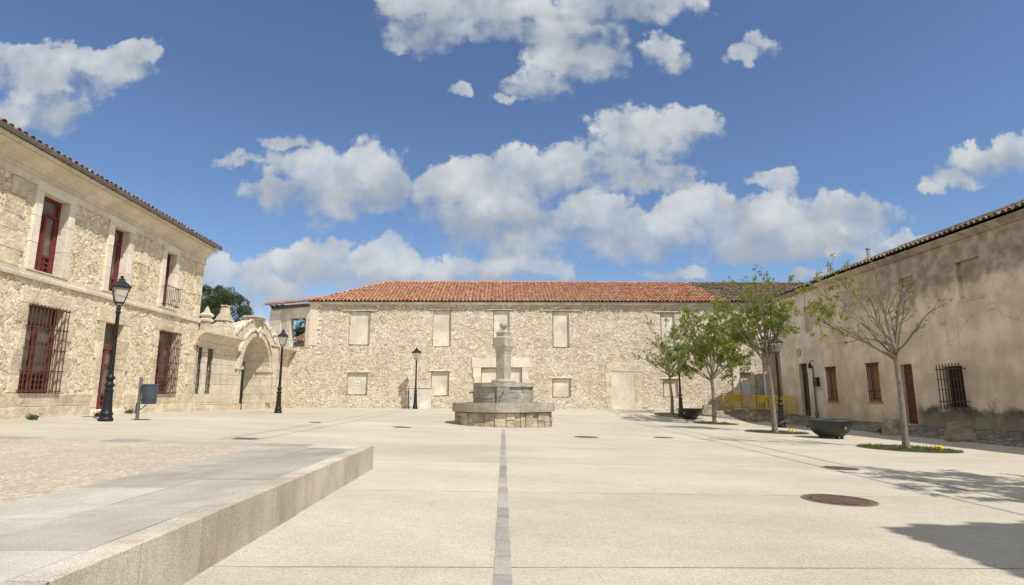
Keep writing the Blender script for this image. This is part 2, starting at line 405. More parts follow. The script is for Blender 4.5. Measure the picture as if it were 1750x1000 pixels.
def tiles(name, stops):
    m, N, b, o = newmat(name); p = objc(N)
    r = uvrand(N, 0)
    k = N.ramp(r, stops)
    k = N.mix(1., k, N.ramp(N.noise(p, 9., 6, .65), [(.3,(.72,.70,.68)),(.7,(1.16,1.15,1.12))]), 'MULTIPLY')
    k = N.mix(N.mr(N.noise(p, 3.5, 5, .65), .58, .74, 0, .55), k, (.42,.36,.27))
    N.set(b.inputs['Base Color'], k); b.inputs['Roughness'].default_value = .9; b.inputs['Specular IOR Level'].default_value = .15
    bump(N, b, N.noise(p, 30., 4, .6), .006); M[name] = m
tiles('red_tile', [(0,(.36,.13,.07)),(.3,(.47,.205,.115)),(.55,(.51,.26,.16)),(.78,(.50,.30,.19)),(.9,(.60,.47,.34)),(1,(.24,.14,.10))])
tiles('old_tile', [(0,(.10,.085,.065)),(.35,(.17,.14,.10)),(.65,(.24,.20,.15)),(.85,(.30,.19,.12)),(1,(.33,.29,.22))])
tiles('mixed_tile', [(0,(.12,.08,.06)),(.3,(.22,.12,.08)),(.6,(.36,.15,.09)),(.85,(.30,.21,.14)),(1,(.42,.34,.25))])

def ground_mat():
    m, N, b, o = newmat('exposed_concrete'); p = geoP(N); x, y, z = N.sep(p)[:3]
    a = N.noise(N.v('MULTIPLY', p, (.5, 1., 1)), .7, 7, .62); s = N.noise(p, 5., 3, .5)
    k = N.mix(N.mr(a, .32, .7), (.46,.418,.33), (.545,.498,.40))
    k = N.mix(1., k, N.ramp(s, [(.3,(.96,.955,.95)),(.7,(1.03,1.03,1.03))]), 'MULTIPLY')
    g1 = N.vor(p, 150., out='Color'); g1 = N.n('ShaderNodeSeparateColor', {0: g1}).outputs[0]
    k = N.mix(1., k, N.ramp(g1, [(0,(.66,.64,.62)),(.16,(.88,.87,.86)),(.5,(1.0,1.0,1.0)),(.88,(1.08,1.08,1.07)),(1,(1.28,1.26,1.22))]), 'MULTIPLY')
    g2 = N.vor(p, 62., out='Color'); g2 = N.n('ShaderNodeSeparateColor', {0: g2}).outputs[1]
    k = N.mix(1., k, N.ramp(g2, [(0,(.90,.89,.88)),(.3,(1,1,1)),(1,(1.04,1.04,1.03))]), 'MULTIPLY')
    # expansion joints cut across the slab
    w_ = N.m('MULTIPLY', N.m('SUBTRACT', N.noise(p, 1.2, 3, .5), .5), .012)
    q = N.m('ADD', N.m('SUBTRACT', y, N.m('MULTIPLY', x, .085)), w_)
    q = N.m('DIVIDE', N.m('SUBTRACT', q, 3.91), 2.9)
    fr = N.m('ABSOLUTE', N.m('SUBTRACT', q, N.m('ROUND', q)))
    j = N.mr(fr, .0016, .0040, 1., 0.)
    sid = N.n('ShaderNodeTexWhiteNoise', {'Vector': N.comb(N.m('FLOOR', q), N.m('GREATER_THAN', x, -.15), 0.)}, noise_dimensions='2D').outputs[0]
    k = N.mix(1., k, N.ramp(sid, [(0,(.95,.945,.93)),(1,(1.04,1.04,1.035))]), 'MULTIPLY')
    sp = N.n('ShaderNodeTexVoronoi', {'Vector': p, 'Scale': 1.6, 'Randomness': 1.}, feature='F1')
    k = N.mix(N.m('MULTIPLY', N.mr(sp.outputs['Distance'], .015, .05, 1., 0.), .45), k, (.17,.15,.12))
    k = N.mix(N.mr(N.noise(p, .33, 7, .68), .56, .68, 0, .22), k, (.60,.56,.48))
    j = N.m('MULTIPLY', j, N.mr(N.noise(N.v('MULTIPLY', p, (1, 0, 0)), .9, 3, .5), .36, .52, .25, 1.))
    k = N.mix(N.m('MULTIPLY', j, .9), k, (.17,.14,.105))
    dirt = N.mr(N.noise(N.v('MULTIPLY', p, (.25, 1.6, 1)), .8, 6, .6), .6, .78, 0, .28)
    k = N.mix(dirt, k, (.42,.36,.27))
    N.set(b.inputs['Base Color'], k); b.inputs['Roughness'].default_value = .93; b.inputs['Specular IOR Level'].default_value = .15
    bump(N, b, N.m('ADD', N.m('MULTIPLY', N.noise(p, 60., 4, .7), 1.), N.m('MULTIPLY', j, -1.)), .0035)
    M['concrete'] = m
ground_mat()
def speck(name, c, sc, lo, hi, bd, uvid=False, idr=(.85, 1.1), rough=.8, bs=None):
    m, N, b, o = newmat(name); p = geoP(N)
    k = N.mix(N.mr(N.noise(p, 1.6, 6, .6), .33, .68), tuple(q*.84 for q in c), tuple(q*1.1 for q in c))
    g = N.n('ShaderNodeSeparateColor', {0: N.vor(p, sc, out='Color')}).outputs[0]
    k = N.mix(1., k, N.ramp(g, [(0,(lo,lo,lo)),(.5,(1,1,1)),(1,(hi,hi,hi*.98))]), 'MULTIPLY')
    if uvid: k = N.mix(1., k, N.ramp(uvrand(N, 0), [(0,(idr[0],idr[0],idr[0]*.99)),(1,(idr[1],idr[1],idr[1]))]), 'MULTIPLY')
    if name == 'granite_side':
        k = N.mix(N.mr(N.noise(N.v('MULTIPLY', p, (2., 3.5, .35)), 2., 5, .6), .52, .7, 0, .5), k, (.36,.285,.18))
    if name == 'granite_top':
        k = N.mix(N.mr(N.noise(N.v('MULTIPLY', p, (1., 1., 1.)), 2.3, 7, .65), .55, .72, 0, .4), k, (.50,.43,.32))
    N.set(b.inputs['Base Color'], k); b.inputs['Roughness'].default_value = rough; b.inputs['Specular IOR Level'].default_value = .1
    bump(N, b, N.noise(p, bs or sc, 4, .7), bd); M[name] = m
speck('granite_top', (.46,.425,.355), 160., .84, 1.16, .001, True, (.62, 1.3), .9)
simple('joint_grout', (.10,.085,.065), .95)
speck('granite_side', (.52,.47,.38), 210., .66, 1.26, .0025, True, (.76, 1.12), .95)
speck('drain_slate', (.37,.34,.30), 90., .85, 1.12, .003, True, (.8, 1.12), .9)
speck('line_stone', (.41,.375,.33), 80., .9, 1.1, .003, True, (.9, 1.08), .8)
speck('soil', (.10,.075,.05), 40., .6, 1.3, .02)
def gravel_mat(name, c, sc, mort, bd):
    m, N, b, o = newmat(name); p = geoP(N); q = N.v('MULTIPLY', p, (1, 1, 0))
    q = N.v('MULTIPLY_ADD', N.noise(p, 6., 3, .5, out=1), (.05,.05,0), q)
    vc = N.n('ShaderNodeSeparateColor', {0: N.vor(q, sc, out='Color')}).outputs[0]; e = N.vor(q, sc, 'DISTANCE_TO_EDGE')
    k = N.ramp(vc, [(0,tuple(x*(.78 if name == 'gravel' else .6) for x in c)),(.5,c),(1,tuple(min(1,x*1.35) for x in c))])
    k = N.mix(N.mr(e, .02, .12), mort, k)
    k = N.mix(1., k, N.ramp(N.noise(p, .9, 6, .6), [(.3,(.85,.85,.84)),(.7,(1.1,1.09,1.07))]), 'MULTIPLY')
    N.set(b.inputs['Base Color'], k); b.inputs['Roughness'].default_value = .9; b.inputs['Specular IOR Level'].default_value = .2
    bump(N, b, N.mr(e, 0., .3), bd); M[name] = m
gravel_mat('gravel', (.55,.47,.355), 26., (.44,.37,.275), .008)
gravel_mat('cobble', (.46,.41,.34), 5.5, (.15,.13,.105), .10)

simple('red_paint', (.155,.028,.027), .55, var=.18, vs=5., bd=.002)
simple('dark_red', (.05,.008,.008), .7)
simple('curtain_glass', (.15,.12,.105), .2, spec=.6, var=.25, vs=3.)
simple('dark_glass', (.035,.04,.04), .08, spec=.6)
simple('rust_iron', (.10,.055,.04), .75, var=.35, vs=12.)
simple('black_iron', (.018,.018,.018), .55, spec=.4)
simple('lamp_paint', (.014,.017,.017), .45, spec=.3, var=.25, vs=8.)
simple('bowl_paint', (.032,.038,.036), .5, spec=.4, var=.2)
simple('bin_paint', (.065,.08,.10), .5, spec=.4)
simple('post_paint', (.11,.12,.135), .5, spec=.4)
simple('yellow_plastic', (.70,.45,.025), .5, spec=.4, var=.12)
simple('yellow_cap', (.75,.58,.02), .5)
simple('white_paint', (.74,.74,.72), .6, var=.05)
simple('zinc', (.20,.195,.175), .6, metal=.3, var=.2)
simple('flue_metal', (.45,.42,.36), .5, metal=.5, var=.25)
simple('wood_brown', (.56,.25,.07), .6, var=.3, vs=9.)
simple('door_wood', (.13,.045,.028), .7, var=.3, vs=9.)
simple('dark_wood', (.10,.075,.05), .8, var=.3, vs=9.)
simple('lintel_wood', (.55,.48,.37), .9, var=.25, vs=8., bd=.01)
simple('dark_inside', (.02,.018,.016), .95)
simple('rust_cover', (.165,.108,.075), .7, metal=.2, var=.3, vs=9., bd=.01, bs=70.)
simple('grey_cover', (.17,.15,.125), .7, metal=.2, var=.3, vs=9., bd=.01, bs=70.)
simple('chrome_pipe', (.7,.7,.68), .3, metal=.8)
simple('hose', (.30,.14,.10), .6)
simple('terracotta', (.45,.22,.13), .8)
simple('ceramic', (.5,.36,.2), .5, var=.5, vs=14.)
simple('green_metal', (.012,.022,.018), .4)
simple('brick', (.76,.64,.49), .9, var=.3, vs=14., bd=.02, bs=18.)
def bark():
    m, N, b, o = newmat('bark'); p = objc(N); q = N.v('MULTIPLY', p, (1, 1, .25))
    k = N.ramp(N.noise(q, 30., 6, .7), [(.3,(.11,.085,.06)),(.5,(.24,.20,.15)),(.72,(.36,.31,.24))])
    N.set(b.inputs['Base Color'], k); bump(N, b, N.noise(q, 40., 5, .7), .012); M['bark'] = m
bark()
def leaf(name, a, bb, tr=.35):
    m, N, b, o = newmat(name)
    r = uvrand(N, 0); k = N.mix(r, a, bb)
    N.set(b.inputs['Base Color'], k); b.inputs['Roughness'].default_value = .55
    t = N.n('ShaderNodeBsdfTranslucent', {'Color': N.mix(1., k, (1.5,1.5,.7), 'MULTIPLY')})
    ms = N.n('ShaderNodeMixShader', {0: tr, 1: b.outputs[0], 2: t.outputs[0]}); N.l.new(ms.outputs[0], o.inputs[0]); M[name] = m
leaf('spring_leaf', (.12,.165,.025), (.27,.30,.07), .42)
leaf('bronze_leaf', (.15,.19,.03), (.30,.28,.08), .42)
leaf('pine_needle', (.025,.042,.014), (.075,.09,.03), .15)
leaf('grass_blade', (.05,.085,.018), (.12,.16,.04))
def glass():
    m, N, b, o = newmat('lantern_glass')
    t = N.n('ShaderNodeBsdfTransparent', {'Color': (.9,.92,.9,1)}); g = N.n('ShaderNodeBsdfGlossy', {'Roughness': .05, 'Color': (.9,.9,.9,1)})
    d = N.n('ShaderNodeBsdfDiffuse', {'Color': (.75,.74,.7,1)})
    a = N.n('ShaderNodeMixShader', {0: .14, 1: t.outputs[0], 2: g.outputs[0]})
    a = N.n('ShaderNodeMixShader', {0: .16, 1: a.outputs[0], 2: d.outputs[0]}); N.l.new(a.outputs[0], o.inputs[0]); M['lantern_glass'] = m
glass()

# ================================================================== the setting
def axis(fine0, fine1, st, far):
    a = list(far[0]); n = int(round((fine1-fine0)/st)); a += [fine0+(fine1-fine0)*i/n for i in range(n+1)]; return a+list(far[1])
def ground():
    xs = axis(-24, 24, .75, ((-2500, -600, -150, -60, -35), (35, 60, 150, 600, 2500))); ys = axis(-16, 44, .75, ((-2500, -300, -60, -28), (60, 120, 400, 2500)))
    mb = MB(); vs = [(x, y, gz(x, y)) for y in ys for x in xs]; n = len(xs)
    fs = [(j*n+i, j*n+i+1, (j+1)*n+i+1, (j+1)*n+i) for j in range(len(ys)-1) for i in range(n-1)]
    mb.mesh(vs, fs); tag(mb.build('plaza_ground', M['concrete'], smooth=60), kind='structure')
ground()
def ribbon(mb, pts, wd, dz=.004, seg=.5, jit=0., rnd=None, k=0):
    """a strip of paving stones that follows the ground along a polyline"""
    for (xa, ya), (xb, yb) in zip(pts, pts[1:]):
        L = math.hypot(xb-xa, yb-ya); n = max(1, int(L/seg)); tx, ty = (xb-xa)/L, (yb-ya)/L; nx, ny = -ty, tx
        for i in range(n):
            w0 = wd/2*(1+(rnd.uniform(-jit, jit) if rnd else 0)); k += 1; o = rnd.uniform(-jit, jit)*wd*.3 if rnd else 0
            g = .003 if jit else 0
            a = L*i/n+g; b = L*(i+1)/n-g; c = (a+b)/2; q = []
            for t, s_ in ((a, -1), (b, -1), (b, 1), (a, 1)):
                x = xa+tx*t+nx*(w0*s_+o); y = ya+ty*t+ny*(w0*s_+o); q.append((x, y, gz(x, y)+dz))
            if (Vector(q[1])-Vector(q[0])).cross(Vector(q[3])-Vector(q[0])).z < 0: q.reverse()
            mb.face(q, uv=(k*.37, .5))
rnd = random.Random(3)
mb = MB(); ribbon(mb, [(-.02, 1.2), (-.27, 18.9)], .098, .005, .42, .12, rnd); tag(mb.build('drain_strip', M['drain_slate'], smooth=0), kind='structure')
for pts in ([(-5.85, 12.1), (-6.35, 35.0)], [(-5.22, 12.1), (-5.75, 35.0)], [(5.15, 3.0), (5.25, 10.7), (5.62, 34.5)], [(5.85, 3.0), (5.9, 11.5), (6.25, 34.5)]):
    mb = MB(); ribbon(mb, pts, .075, .004, .8, .06, rnd); tag(mb.build('paving_line', M['line_stone'], smooth=0), kind='structure')
# cobbled apron along the right-hand houses
mb = MB(); ce = [(-14, 13.0), (8, 13.0), (15.3, 12.95), (22.5, 13.0), (26, 12.75), (29.4, 12.1), (30.8, 10.9), (31.8, 9.9), (33.2, 9.2), (35.2, 9.0)]
def cedge(y):
    for (a, xa), (b, xb) in zip(ce, ce[1:]):
        if a <= y <= b: return xa+(xb-xa)*(y-a)/(b-a)
ysn = [-14+.7*i for i in range(70)]+[35.2]
for ya, yb in zip(ysn, ysn[1:]):
    xa, xb = cedge(ya), cedge(yb); n = 7
    for i in range(n):
        q = []
        for (x0, y) in ((xa, ya), (xb, yb)):
            xs_ = [x0+(15.4-x0)*(i+k)/n for k in (0, 1)]
            q.append([(x, y, gz(x, y)+.006) for x in xs_])
        mb.face([q[0][0], q[0][1], q[1][1], q[1][0]])
tag(mb.build('cobbled_path', M['cobble'], smooth=60), kind='structure')

# ------------------------------------------------------------------ raised granite platform
PT = .60
pl = empty('raised_platform', (-1.9, 5., .3), 0, 'low granite-edged platform with a pebble bed, level with the plaza on its far left', 'platform')
def pe(y): return -1.76-.0297*(y-2.1)
def addp(mb, name, mat, **k): o = mb.build(name, mat, pl, **k); o.location = (1.9, -5., -.3); return o
jy = [-3., -2.2, -1.4, -.6, .2, 1.0, 1.75, 2.4, 2.99, 3.58, 4.18, 4.81, 5.28, 5.83, 6.4, 6.9, 7.6, 8.51]
for i, (a, b) in enumerate(zip(jy, jy[1:])):
    mb = MB(); a2 = a+.006; b2 = b-.006; dw = rnd.uniform(-.006, .006)
    zb = min(gz(pe(a), a), gz(pe(b), b))-.05
    x0, x1 = pe(a2)+dw, pe(b2)+dw
    bw = .17 if b < 8.4 else .17
    vs = [(x0-bw,a2,zb),(x0,a2,zb),(x1,b2,zb),(x1-bw,b2,zb),(x0-bw,a2,PT),(x0,a2,PT),(x1,b2,PT),(x1-bw,b2,PT)]
    mb.hexa(vs, uv=(i*.73, .21))
    addp(mb, 'edge_block', M['granite_side'], smooth=0, bevel=.0025)
# far edge course, almost flush with the plaza
def fe(x): return 8.51+(-1.95-x)*.297
for i in range(11):
    xa, xb = -2.125-.72*i, -2.125-.72*(i+1); mb = MB(); zb = .25
    a, b = xa-.003, xb+.003
    vs = [(b,fe(b)-.5,zb),(a,fe(a)-.5,zb),(a,fe(a),zb),(b,fe(b),zb),(b,fe(b)-.5,PT),(a,fe(a)-.5,PT),(a,fe(a),PT),(b,fe(b),PT)]
    mb.hexa(vs, uv=(i*.31, .77))
    addp(mb, 'border_slab', M['granite_top'], smooth=0, bevel=.004)
# two rows of top slabs beside the edge
k = 0
for r, (o0, o1) in enumerate(((.1705, .80), (.802, 1.52))):
    y = -3.+.4*r
    while y < 8.3:
        L = rnd.choice((.95, 1.15, 1.3)); y2 = min(y+L, fe(pe(8.)-o0)-.505+.0)
        if y2-y < .2: break
        mb = MB(); k += 1; z = PT+rnd.uniform(-.002, .001)
        q = [(pe(y)-o1, y+.0015), (pe(y)-o0, y+.0015), (pe(y2)-o0, y2-.0015), (pe(y2)-o1, y2-.0015)]
        if y2 > 7.9: q[2] = (q[2][0], fe(q[2][0])-.503); q[3] = (q[3][0], fe(q[3][0])-.503)
        mb.hexa([p+(z-.1,) for p in q]+[p+(z,) for p in q], uv=(k*.41, .13)); addp(mb, 'top_slab', M['granite_top'], smooth=0)
        y = y2
mb = MB()
mb.hexa([(pe(-3)-1.53,-3,.3),(pe(-3)-.009,-3,.3),(pe(8.5)-.009,8.45,.25),(pe(8.5)-1.53,8.5,.25),(pe(-3)-1.53,-3,PT-.006),(pe(-3)-.009,-3,PT-.006),(pe(8.5)-.009,8.45,PT-.006),(pe(8.5)-1.53,8.49,PT-.006)])
addp(mb, 'bedding', M['joint_grout'], smooth=0)
mb = MB()
for i in range(20):
    ya, yb = -3+i*.75, -3+(i+1)*.75
    xs_ = [-9.6, pe(ya)-1.523, pe(yb)-1.523]
    def top(x, y): return min(y, fe(x)-.503)
    n = 10
    for j in range(n):
        xa = -9.6+(xs_[1]+9.6)*j/n; xb = -9.6+(xs_[1]+9.6)*(j+1)/n; xc = -9.6+(xs_[2]+9.6)*(j+1)/n; xd = -9.6+(xs_[2]+9.6)*j/n
        q = [(xa, top(xa, ya), PT-.004), (xb, top(xb, ya), PT-.004), (xc, top(xc, yb), PT-.004), (xd, top(xd, yb), PT-.004)]
        if max(p[1] for p in q[2:]) > q[0][1]+.01: mb.face(q)
o = addp(mb, 'pebble_bed', M['gravel'], smooth=0)

# ------------------------------------------------------------------ roofs of barrel tiles
def tile_roof(mb, x0, x1, y0, z0, pitch, nrow, wt=.24, L=.37, skip=None, seed=1, r=.085, idb=0., matf=None):
    """rows of half-round cover tiles over channels; eave along x at (y0,z0), rising to +y"""
    rn = random.Random(seed); nc = int(round((x1-x0)/wt)); wt = (x1-x0)/nc; c, s_ = math.cos(pitch), math.sin(pitch)
    def pt(u, v, h): return (u, y0+v*c-h*s_, z0+v*s_+h*c)
    for i in range(nc):
        xc = x0+(i+.5)*wt
        for j in range(nrow):
            if skip and skip(xc, (j+.5)*L): continue
            uv = (i*.713+idb+.11, j*.377+.07); va = j*L-(.03 if j else .0)+rn.uniform(-.02, .02); vb = (j+1)*L+.06
            dx = rn.uniform(-.012, .012); lift = .055+rn.uniform(-.006, .012); m = matf(xc, j*L, rn) if matf else 0
            seg = 6; ra = r*1.06; rb = r*.86; vs = []
            for (v, rr, h) in ((va, ra, lift), (vb, rb, lift-.045)):
                for k in range(seg+1):
                    a = math.pi*k/seg; vs.append(pt(xc+dx*(1 if v == va else .3)+rr*math.cos(a), v, h-.03+rr*math.sin(a)))
            fs = [(k+1, k, seg+1+k, seg+2+k) for k in range(seg)]
            # thickness ring at the lower end
            for k in range(seg+1):
                a = math.pi*k/seg; vs.append(pt(xc+dx+(ra-.018)*math.cos(a), va, lift-.03+(ra-.018)*math.sin(a)))
                vs.append(pt(xc+dx+(ra-.018)*math.cos(a), va+.12, lift-.04+(ra-.018)*math.sin(a)))
            b = 2*(seg+1)
            fs += [(k, k+1, b+2*(k+1), b+2*k) for k in range(seg)]+[(b+2*k, b+2*k+2, b+2*k+3, b+2*k+1) for k in range(seg)]
            mb.mesh(vs, fs, uv, m)
            # channel tile between this cover and the next
            xl, xr = xc+wt*.5-.10, xc+wt*.5+.10; vs = []
            for (v, h) in ((va-.02, .03), (vb, .0)):
                for k in range(5):
                    t = k/4; vs.append(pt(xl+(xr-xl)*t, v, h+.04*((2*t-1)**2)))
            mb.mesh(vs, [(k, k+1, 5+k+1, 5+k) for k in range(4)], (uv[0]+.19, uv[1]+.4), m)
def ridge_tiles(mb, p0, p1, r=.11, L=.4, seed=4):
    p0, p1 = Vector(p0), Vector(p1); d = (p1-p0); n = max(1, int(d.length/L)); rn = random.Random(seed); t = d.normalized()
    side = t.cross(Vector((0, 0, 1))).normalized(); up = side.cross(t)
    for i in range(n):
        a = p0+d*(i/n); b = p0+d*((i+1.12)/n); vs = []
        for (q, rr) in ((a, r*1.08), (b, r*.92)):
            for k in range(7):
                an = math.pi*k/6; vs.append(q+side*rr*math.cos(an)+up*(rr*math.sin(an)*.9-.02))
        mb.mesh(vs, [(k, k+1, 8+k, 7+k) for k in range(6)], (i*.517, .913))

# ================================================================== long rubble building at the back
B = empty('stone_building', (-12.33, 35.5, 0), R(.8), 'long cream rubble-stone building closing the plaza, with walled-up windows and a red tiled roof', 'building')
ups = [(2.39,3.66,4.31,6.40),(7.51,8.60,4.24,6.47),(11.18,12.19,4.25,6.47),(14.82,15.83,4.18,6.43),(21.48,22.35,4.19,6.35)]
los = [(2.43,3.65,1.33,2.66),(7.46,8.54,1.27,2.73),(14.77,15.88,1.20,2.31),(21.47,22.38,1.23,2.28)]
cdo = (10.46,12.93,.4,2.97); gdo = (18.10,20.1,.4,2.95)
BW = 6.93
mb = MB()
mb.wall(-1.9, 0., .35, 4.12, step=.05)
mb.wall(0., 27.2, .35, BW, [o+(.15,) for o in ups+los]+[cdo+(.17,), gdo+(.03,), (26.15,26.85,.35,2.67,.2)], step=.05)
# right-hand stretch beyond the houses' corner, rear and ends
mb.wall(27.2, 34.0, .35, BW, step=.3)
mb.face([(34,0,.35),(34,8.4,.35),(34,8.4,BW),(34,0,BW)]); mb.face([(34,8.4,.35),(-1,8.4,.35),(-1,8.4,BW),(34,8.4,BW)])
mb.build('wall', M['far_rubble'], B, smooth=50)
for (a, b, c, d) in ups+los:
    mb = MB(); mb.box(a-.04, b+.04, .12, .22, c-.04, d+.04)
    p = mb.build('blind_window', M['blind_plaster'], B, smooth=0)
    if c > 3:
        mb = MB(); l = -.42 if a != 14.82 else -.75; mb.box(a+l, b+(.42 if a not in (14.82,) else .85), -.035, .1, d+.005, d+.065+rnd.uniform(0, .02)); mb.build('lintel', M['lintel_wood'], p, smooth=0, bevel=.012)
    else:
        mb = MB(); mb.box(a-.2, b+.16, -.012, .1, d+.005, d+.10); mb.build('lintel', M['warm_stone'], p, smooth=0, bevel=.015)
# small white plaque on the first lower blind window
mb = MB(); mb.box(2.95, 3.15, .105, .12, 1.92, 2.16); pq = mb.build('plaque', M['white_paint'], B, smooth=0)
mb = MB(); mb.box(3.0, 3.1, .1, .106, 2.0, 2.03); mb.box(3.03, 3.06, .1, .106, 2.03, 2.09); mb.build('plaque_mark', M['black_iron'], pq, smooth=0)
# centre doorway: dressed stone frame, walled up
def stone_ring(name, parent, x0, x1, z0, z1, wl, wr, top, proud, depth, sill=0., nb=0, mat='dressed_stone', seed=1, vary=0.):
    rn = random.Random(seed); mb = MB(); k = seed*.17
    def blocks(xa, xb, side):
        z = z0; i = 0
        while z < z1-.05:
            h = rn.uniform(.32, .6) if nb == 0 else (z1-z0)/nb
            if z+h > z1-.2: h = z1-z
            e = rn.uniform(-vary, vary); i += 1
            if side < 0: mb.box(xa+e, xb, -proud-rn.uniform(0, .006), depth, z+.002, z+h-.002, uv=(k+i*.39, .3))
            else: mb.box(xa, xb+e, -proud-rn.uniform(0, .006), depth, z+.002, z+h-.002, uv=(k+i*.29, .6))
            z += h
    blocks(x0-wl, x0, -1); blocks(x1, x1+wr, 1)
    ex = rn.uniform(.02, .1) if vary else 0
    if top > 0:
        n = 1 if x1-x0 < 1.6 else 3
        for i in range(n):
            a = x0-wl-ex+(x1-x0+wl+wr+2*ex)*i/n; b = x0-wl-ex+(x1-x0+wl+wr+2*ex)*(i+1)/n
            mb.box(a+.002, b-.002, -proud-.004-rn.uniform(0, .006), depth, z1+.002, z1+top, uv=(k+i*.77, .9))
    if sill: mb.box(x0-wl-.02, x1+wr+.02, -proud-.02, depth, z0-sill, z0-.002, uv=(k, .05))
    return mb.build(name, M[mat], parent, smooth=0, bevel=.012)
stone_ring('door_surround', B, 10.46, 12.93, .45, 2.97, .46, .40, .56, .02, .155, seed=5, vary=.05)
mb = MB(); mb.box(10.3, 13.1, .135, .25, .4, 3.1); mb.build('blind_door', M['blind_plaster'], B, smooth=0)
# walled-up cart door further right
mb = MB(); mb.box(18.08, 20.12, .012, .1, .4, 3.0); mb.build('blind_door', M['blind_plaster'], B, smooth=0)
stone_ring('door_surround', B, 18.35, 19.75, .45, 2.72, .26, .34, .46, .005, .08, seed=9, vary=.12, mat='warm_stone')
# white door in the far corner
stone_ring('door_surround', B, 26.15, 26.85, .4, 2.67, .42, .2, .36, .03, .15, seed=11)
mb = MB(); mb.box(26.12, 26.88, .16, .2, .4, 2.2); dd = mb.build('door', M['white_paint'], B, smooth=0)
mb = MB(); mb.box(26.12, 26.88, .15, .22, 2.203, 2.7); mb.build('transom', M['lintel_wood'], B, smooth=0)
mb = MB(); mb.tube([(26.24,.15,1.3),(26.24,.1,1.3),(26.34,.1,1.3)], .014, 6); mb.build('handle', M['zinc'], dd)
# eaves cornice
mb = MB(); mb.profx([(.1,BW-.12),(-.03,BW-.12),(-.05,BW-.06),(-.08,BW-.04),(-.08,BW+.06),(.1,BW+.06)], -.15, 34.); mb.build('eaves_course', M['blind_plaster'], B, smooth=0)
# roof
pitch = math.atan2(9.05-7.02, 39.6-35.3); SL = (39.6-35.3)/math.cos(pitch)
mb = MB()
def hipskip(x, v): return x+.25 < (v/SL)*4.15
def tm(x, v, rn): return 1 if x > 25.6-(v/SL)*1.15+rn.uniform(-.3, .3) else 0
tile_roof(mb, -.3, 34.2, -.26, BW+.05, pitch, 13, .235, SL/13, hipskip, 2, matf=tm)
mb.face([(-.3,-.2,BW+.03),(34.2,-.2,BW+.03),(34.2,4.13,BW+2.0),(3.95,4.13,BW+2.0)], (.3,.3), 1)
mb.face([(34.2,8.6,BW+.03),(1,8.6,BW+.03),(3.95,4.13,BW+2.02),(34.2,4.13,BW+2.02)], (.7,.3), 0)
ridge_tiles(mb, (3.9, 4.13, BW+2.1), (26., 4.13, BW+2.08)); 
mb.build('roof', [M['red_tile'], M['old_tile']], B, smooth=50)
mb = MB(); ridge_tiles(mb, (26., 4.13, BW+2.08), (34.2, 4.13, BW+2.06), seed=6); mb.build('ridge', M['old_tile'], B, smooth=50)
# --- splayed end with an open brick-framed window over the gateway
ra = R(-25.8)
Kf = Matrix.Translation((-.0, 0, 0)) @ Matrix.Rotation(ra, 4, 'Z')
def K_(mb, name, mat, par=B, **k):
    mb.flush(k.get('bevel', 0.)); mb.v = [tuple(Kf @ Vector(p)) for p in mb.v]; return mb.build(name, mat, par, **k)
mb = MB(); mb.wall(-3.35, -.02, 3.9, BW-.02, [(-1.62,-.3,4.2,6.02,.3)], step=0)
mb.face([(-3.35,.3,3.9),(-3.35,0,3.9),(-3.35,0,BW-.02),(-3.35,.3,BW-.02)])
mb.face([(-3.35,.3,6.05),(-.02,.3,6.05),(-.02,.3,BW),(-3.35,.3,BW)]); mb.face([(-3.35,.3,3.9),(-1.62,.3,3.9),(-1.62,.3,6.05),(-3.35,.3,6.05)])
K_(mb, 'end_wall', M['blind_plaster'], smooth=0)
mb = MB()
for i in range(13):
    z = 4.2+i*.14
    mb.box(-1.95+(.06 if i % 2 else 0), -1.6, -.018, .1, z+.004, z+.136, uv=(i*.3, .1))
    mb.box(-.32, -.03-(.04 if i % 2 else 0), -.018, .1, z+.004, z+.136, uv=(i*.3, .7))
for i in range(11): mb.box(-1.95+i*.172, -1.95+(i+1)*.172-.008, -.02, .1, 6.03, 6.28, uv=(i*.4, .5))
K_(mb, 'window_surround', M['brick'], smooth=0)
mb = MB(); mb.box(-.36, -.30, .05, .28, 4.2, 6.0); mb.box(-1.62, -.36, .2, .26, 4.2, 4.26); K_(mb, 'window_frame', M['lintel_wood'], smooth=0)
mb = MB(); z = 4.15; i = 0
while z < 6.5:
    h = rnd.uniform(.3, .5); mb.box(-3.36-rnd.uniform(0, .02), -2.35-rnd.uniform(0, .12), -.05, .2, z+.003, min(z+h, 6.6), uv=(i*.31, .4)); z += h; i += 1
K_(mb, 'corner_pier', M['dressed_stone'], smooth=0, bevel=.015)
mb = MB(); mb.box(-3.2, -.1, -.12, .05, BW-.25, BW-.1)
for x in (-3.2, -2.75, -2.3): mb.box(x, x+.1, -.25, .05, BW-.1, BW+.0)
K_(mb, 'eaves_beam', M['dark_wood'], smooth=0, bevel=.01)
mb = MB(); tile_roof(mb, -3.75, .25, -.28, BW+.04, R(17), 2, .235, .37, None, 9)
mb.v = [tuple(Kf @ Vector(p)) for p in mb.v]
e0 = Kf @ Vector((-3.7, -.2, BW+.02)); e1 = Kf @ Vector((.1, -.2, BW+.02))
mb.face([e0, e1, (3.95, 4.13, BW+2.0)], (.4, .2)); ridge_tiles(mb, (.0, -.1, BW+.1), (3.9, 4.13, BW+2.1), seed=8); ridge_tiles(mb, e0+Vector((-.05,0,.04)), e1+Vector((0,0,.05)), .1, .42, seed=12)
mb.build('hip_roof', M['red_tile'], B, smooth=50)
# return wall under the splay (rubble, full height down to the gateway)
mb = MB(); mb.box(-1.2, -.06, .06, .3, BW-2.75, 4.19) ; mb.build('sill_wall', M['far_rubble'], B, smooth=0)
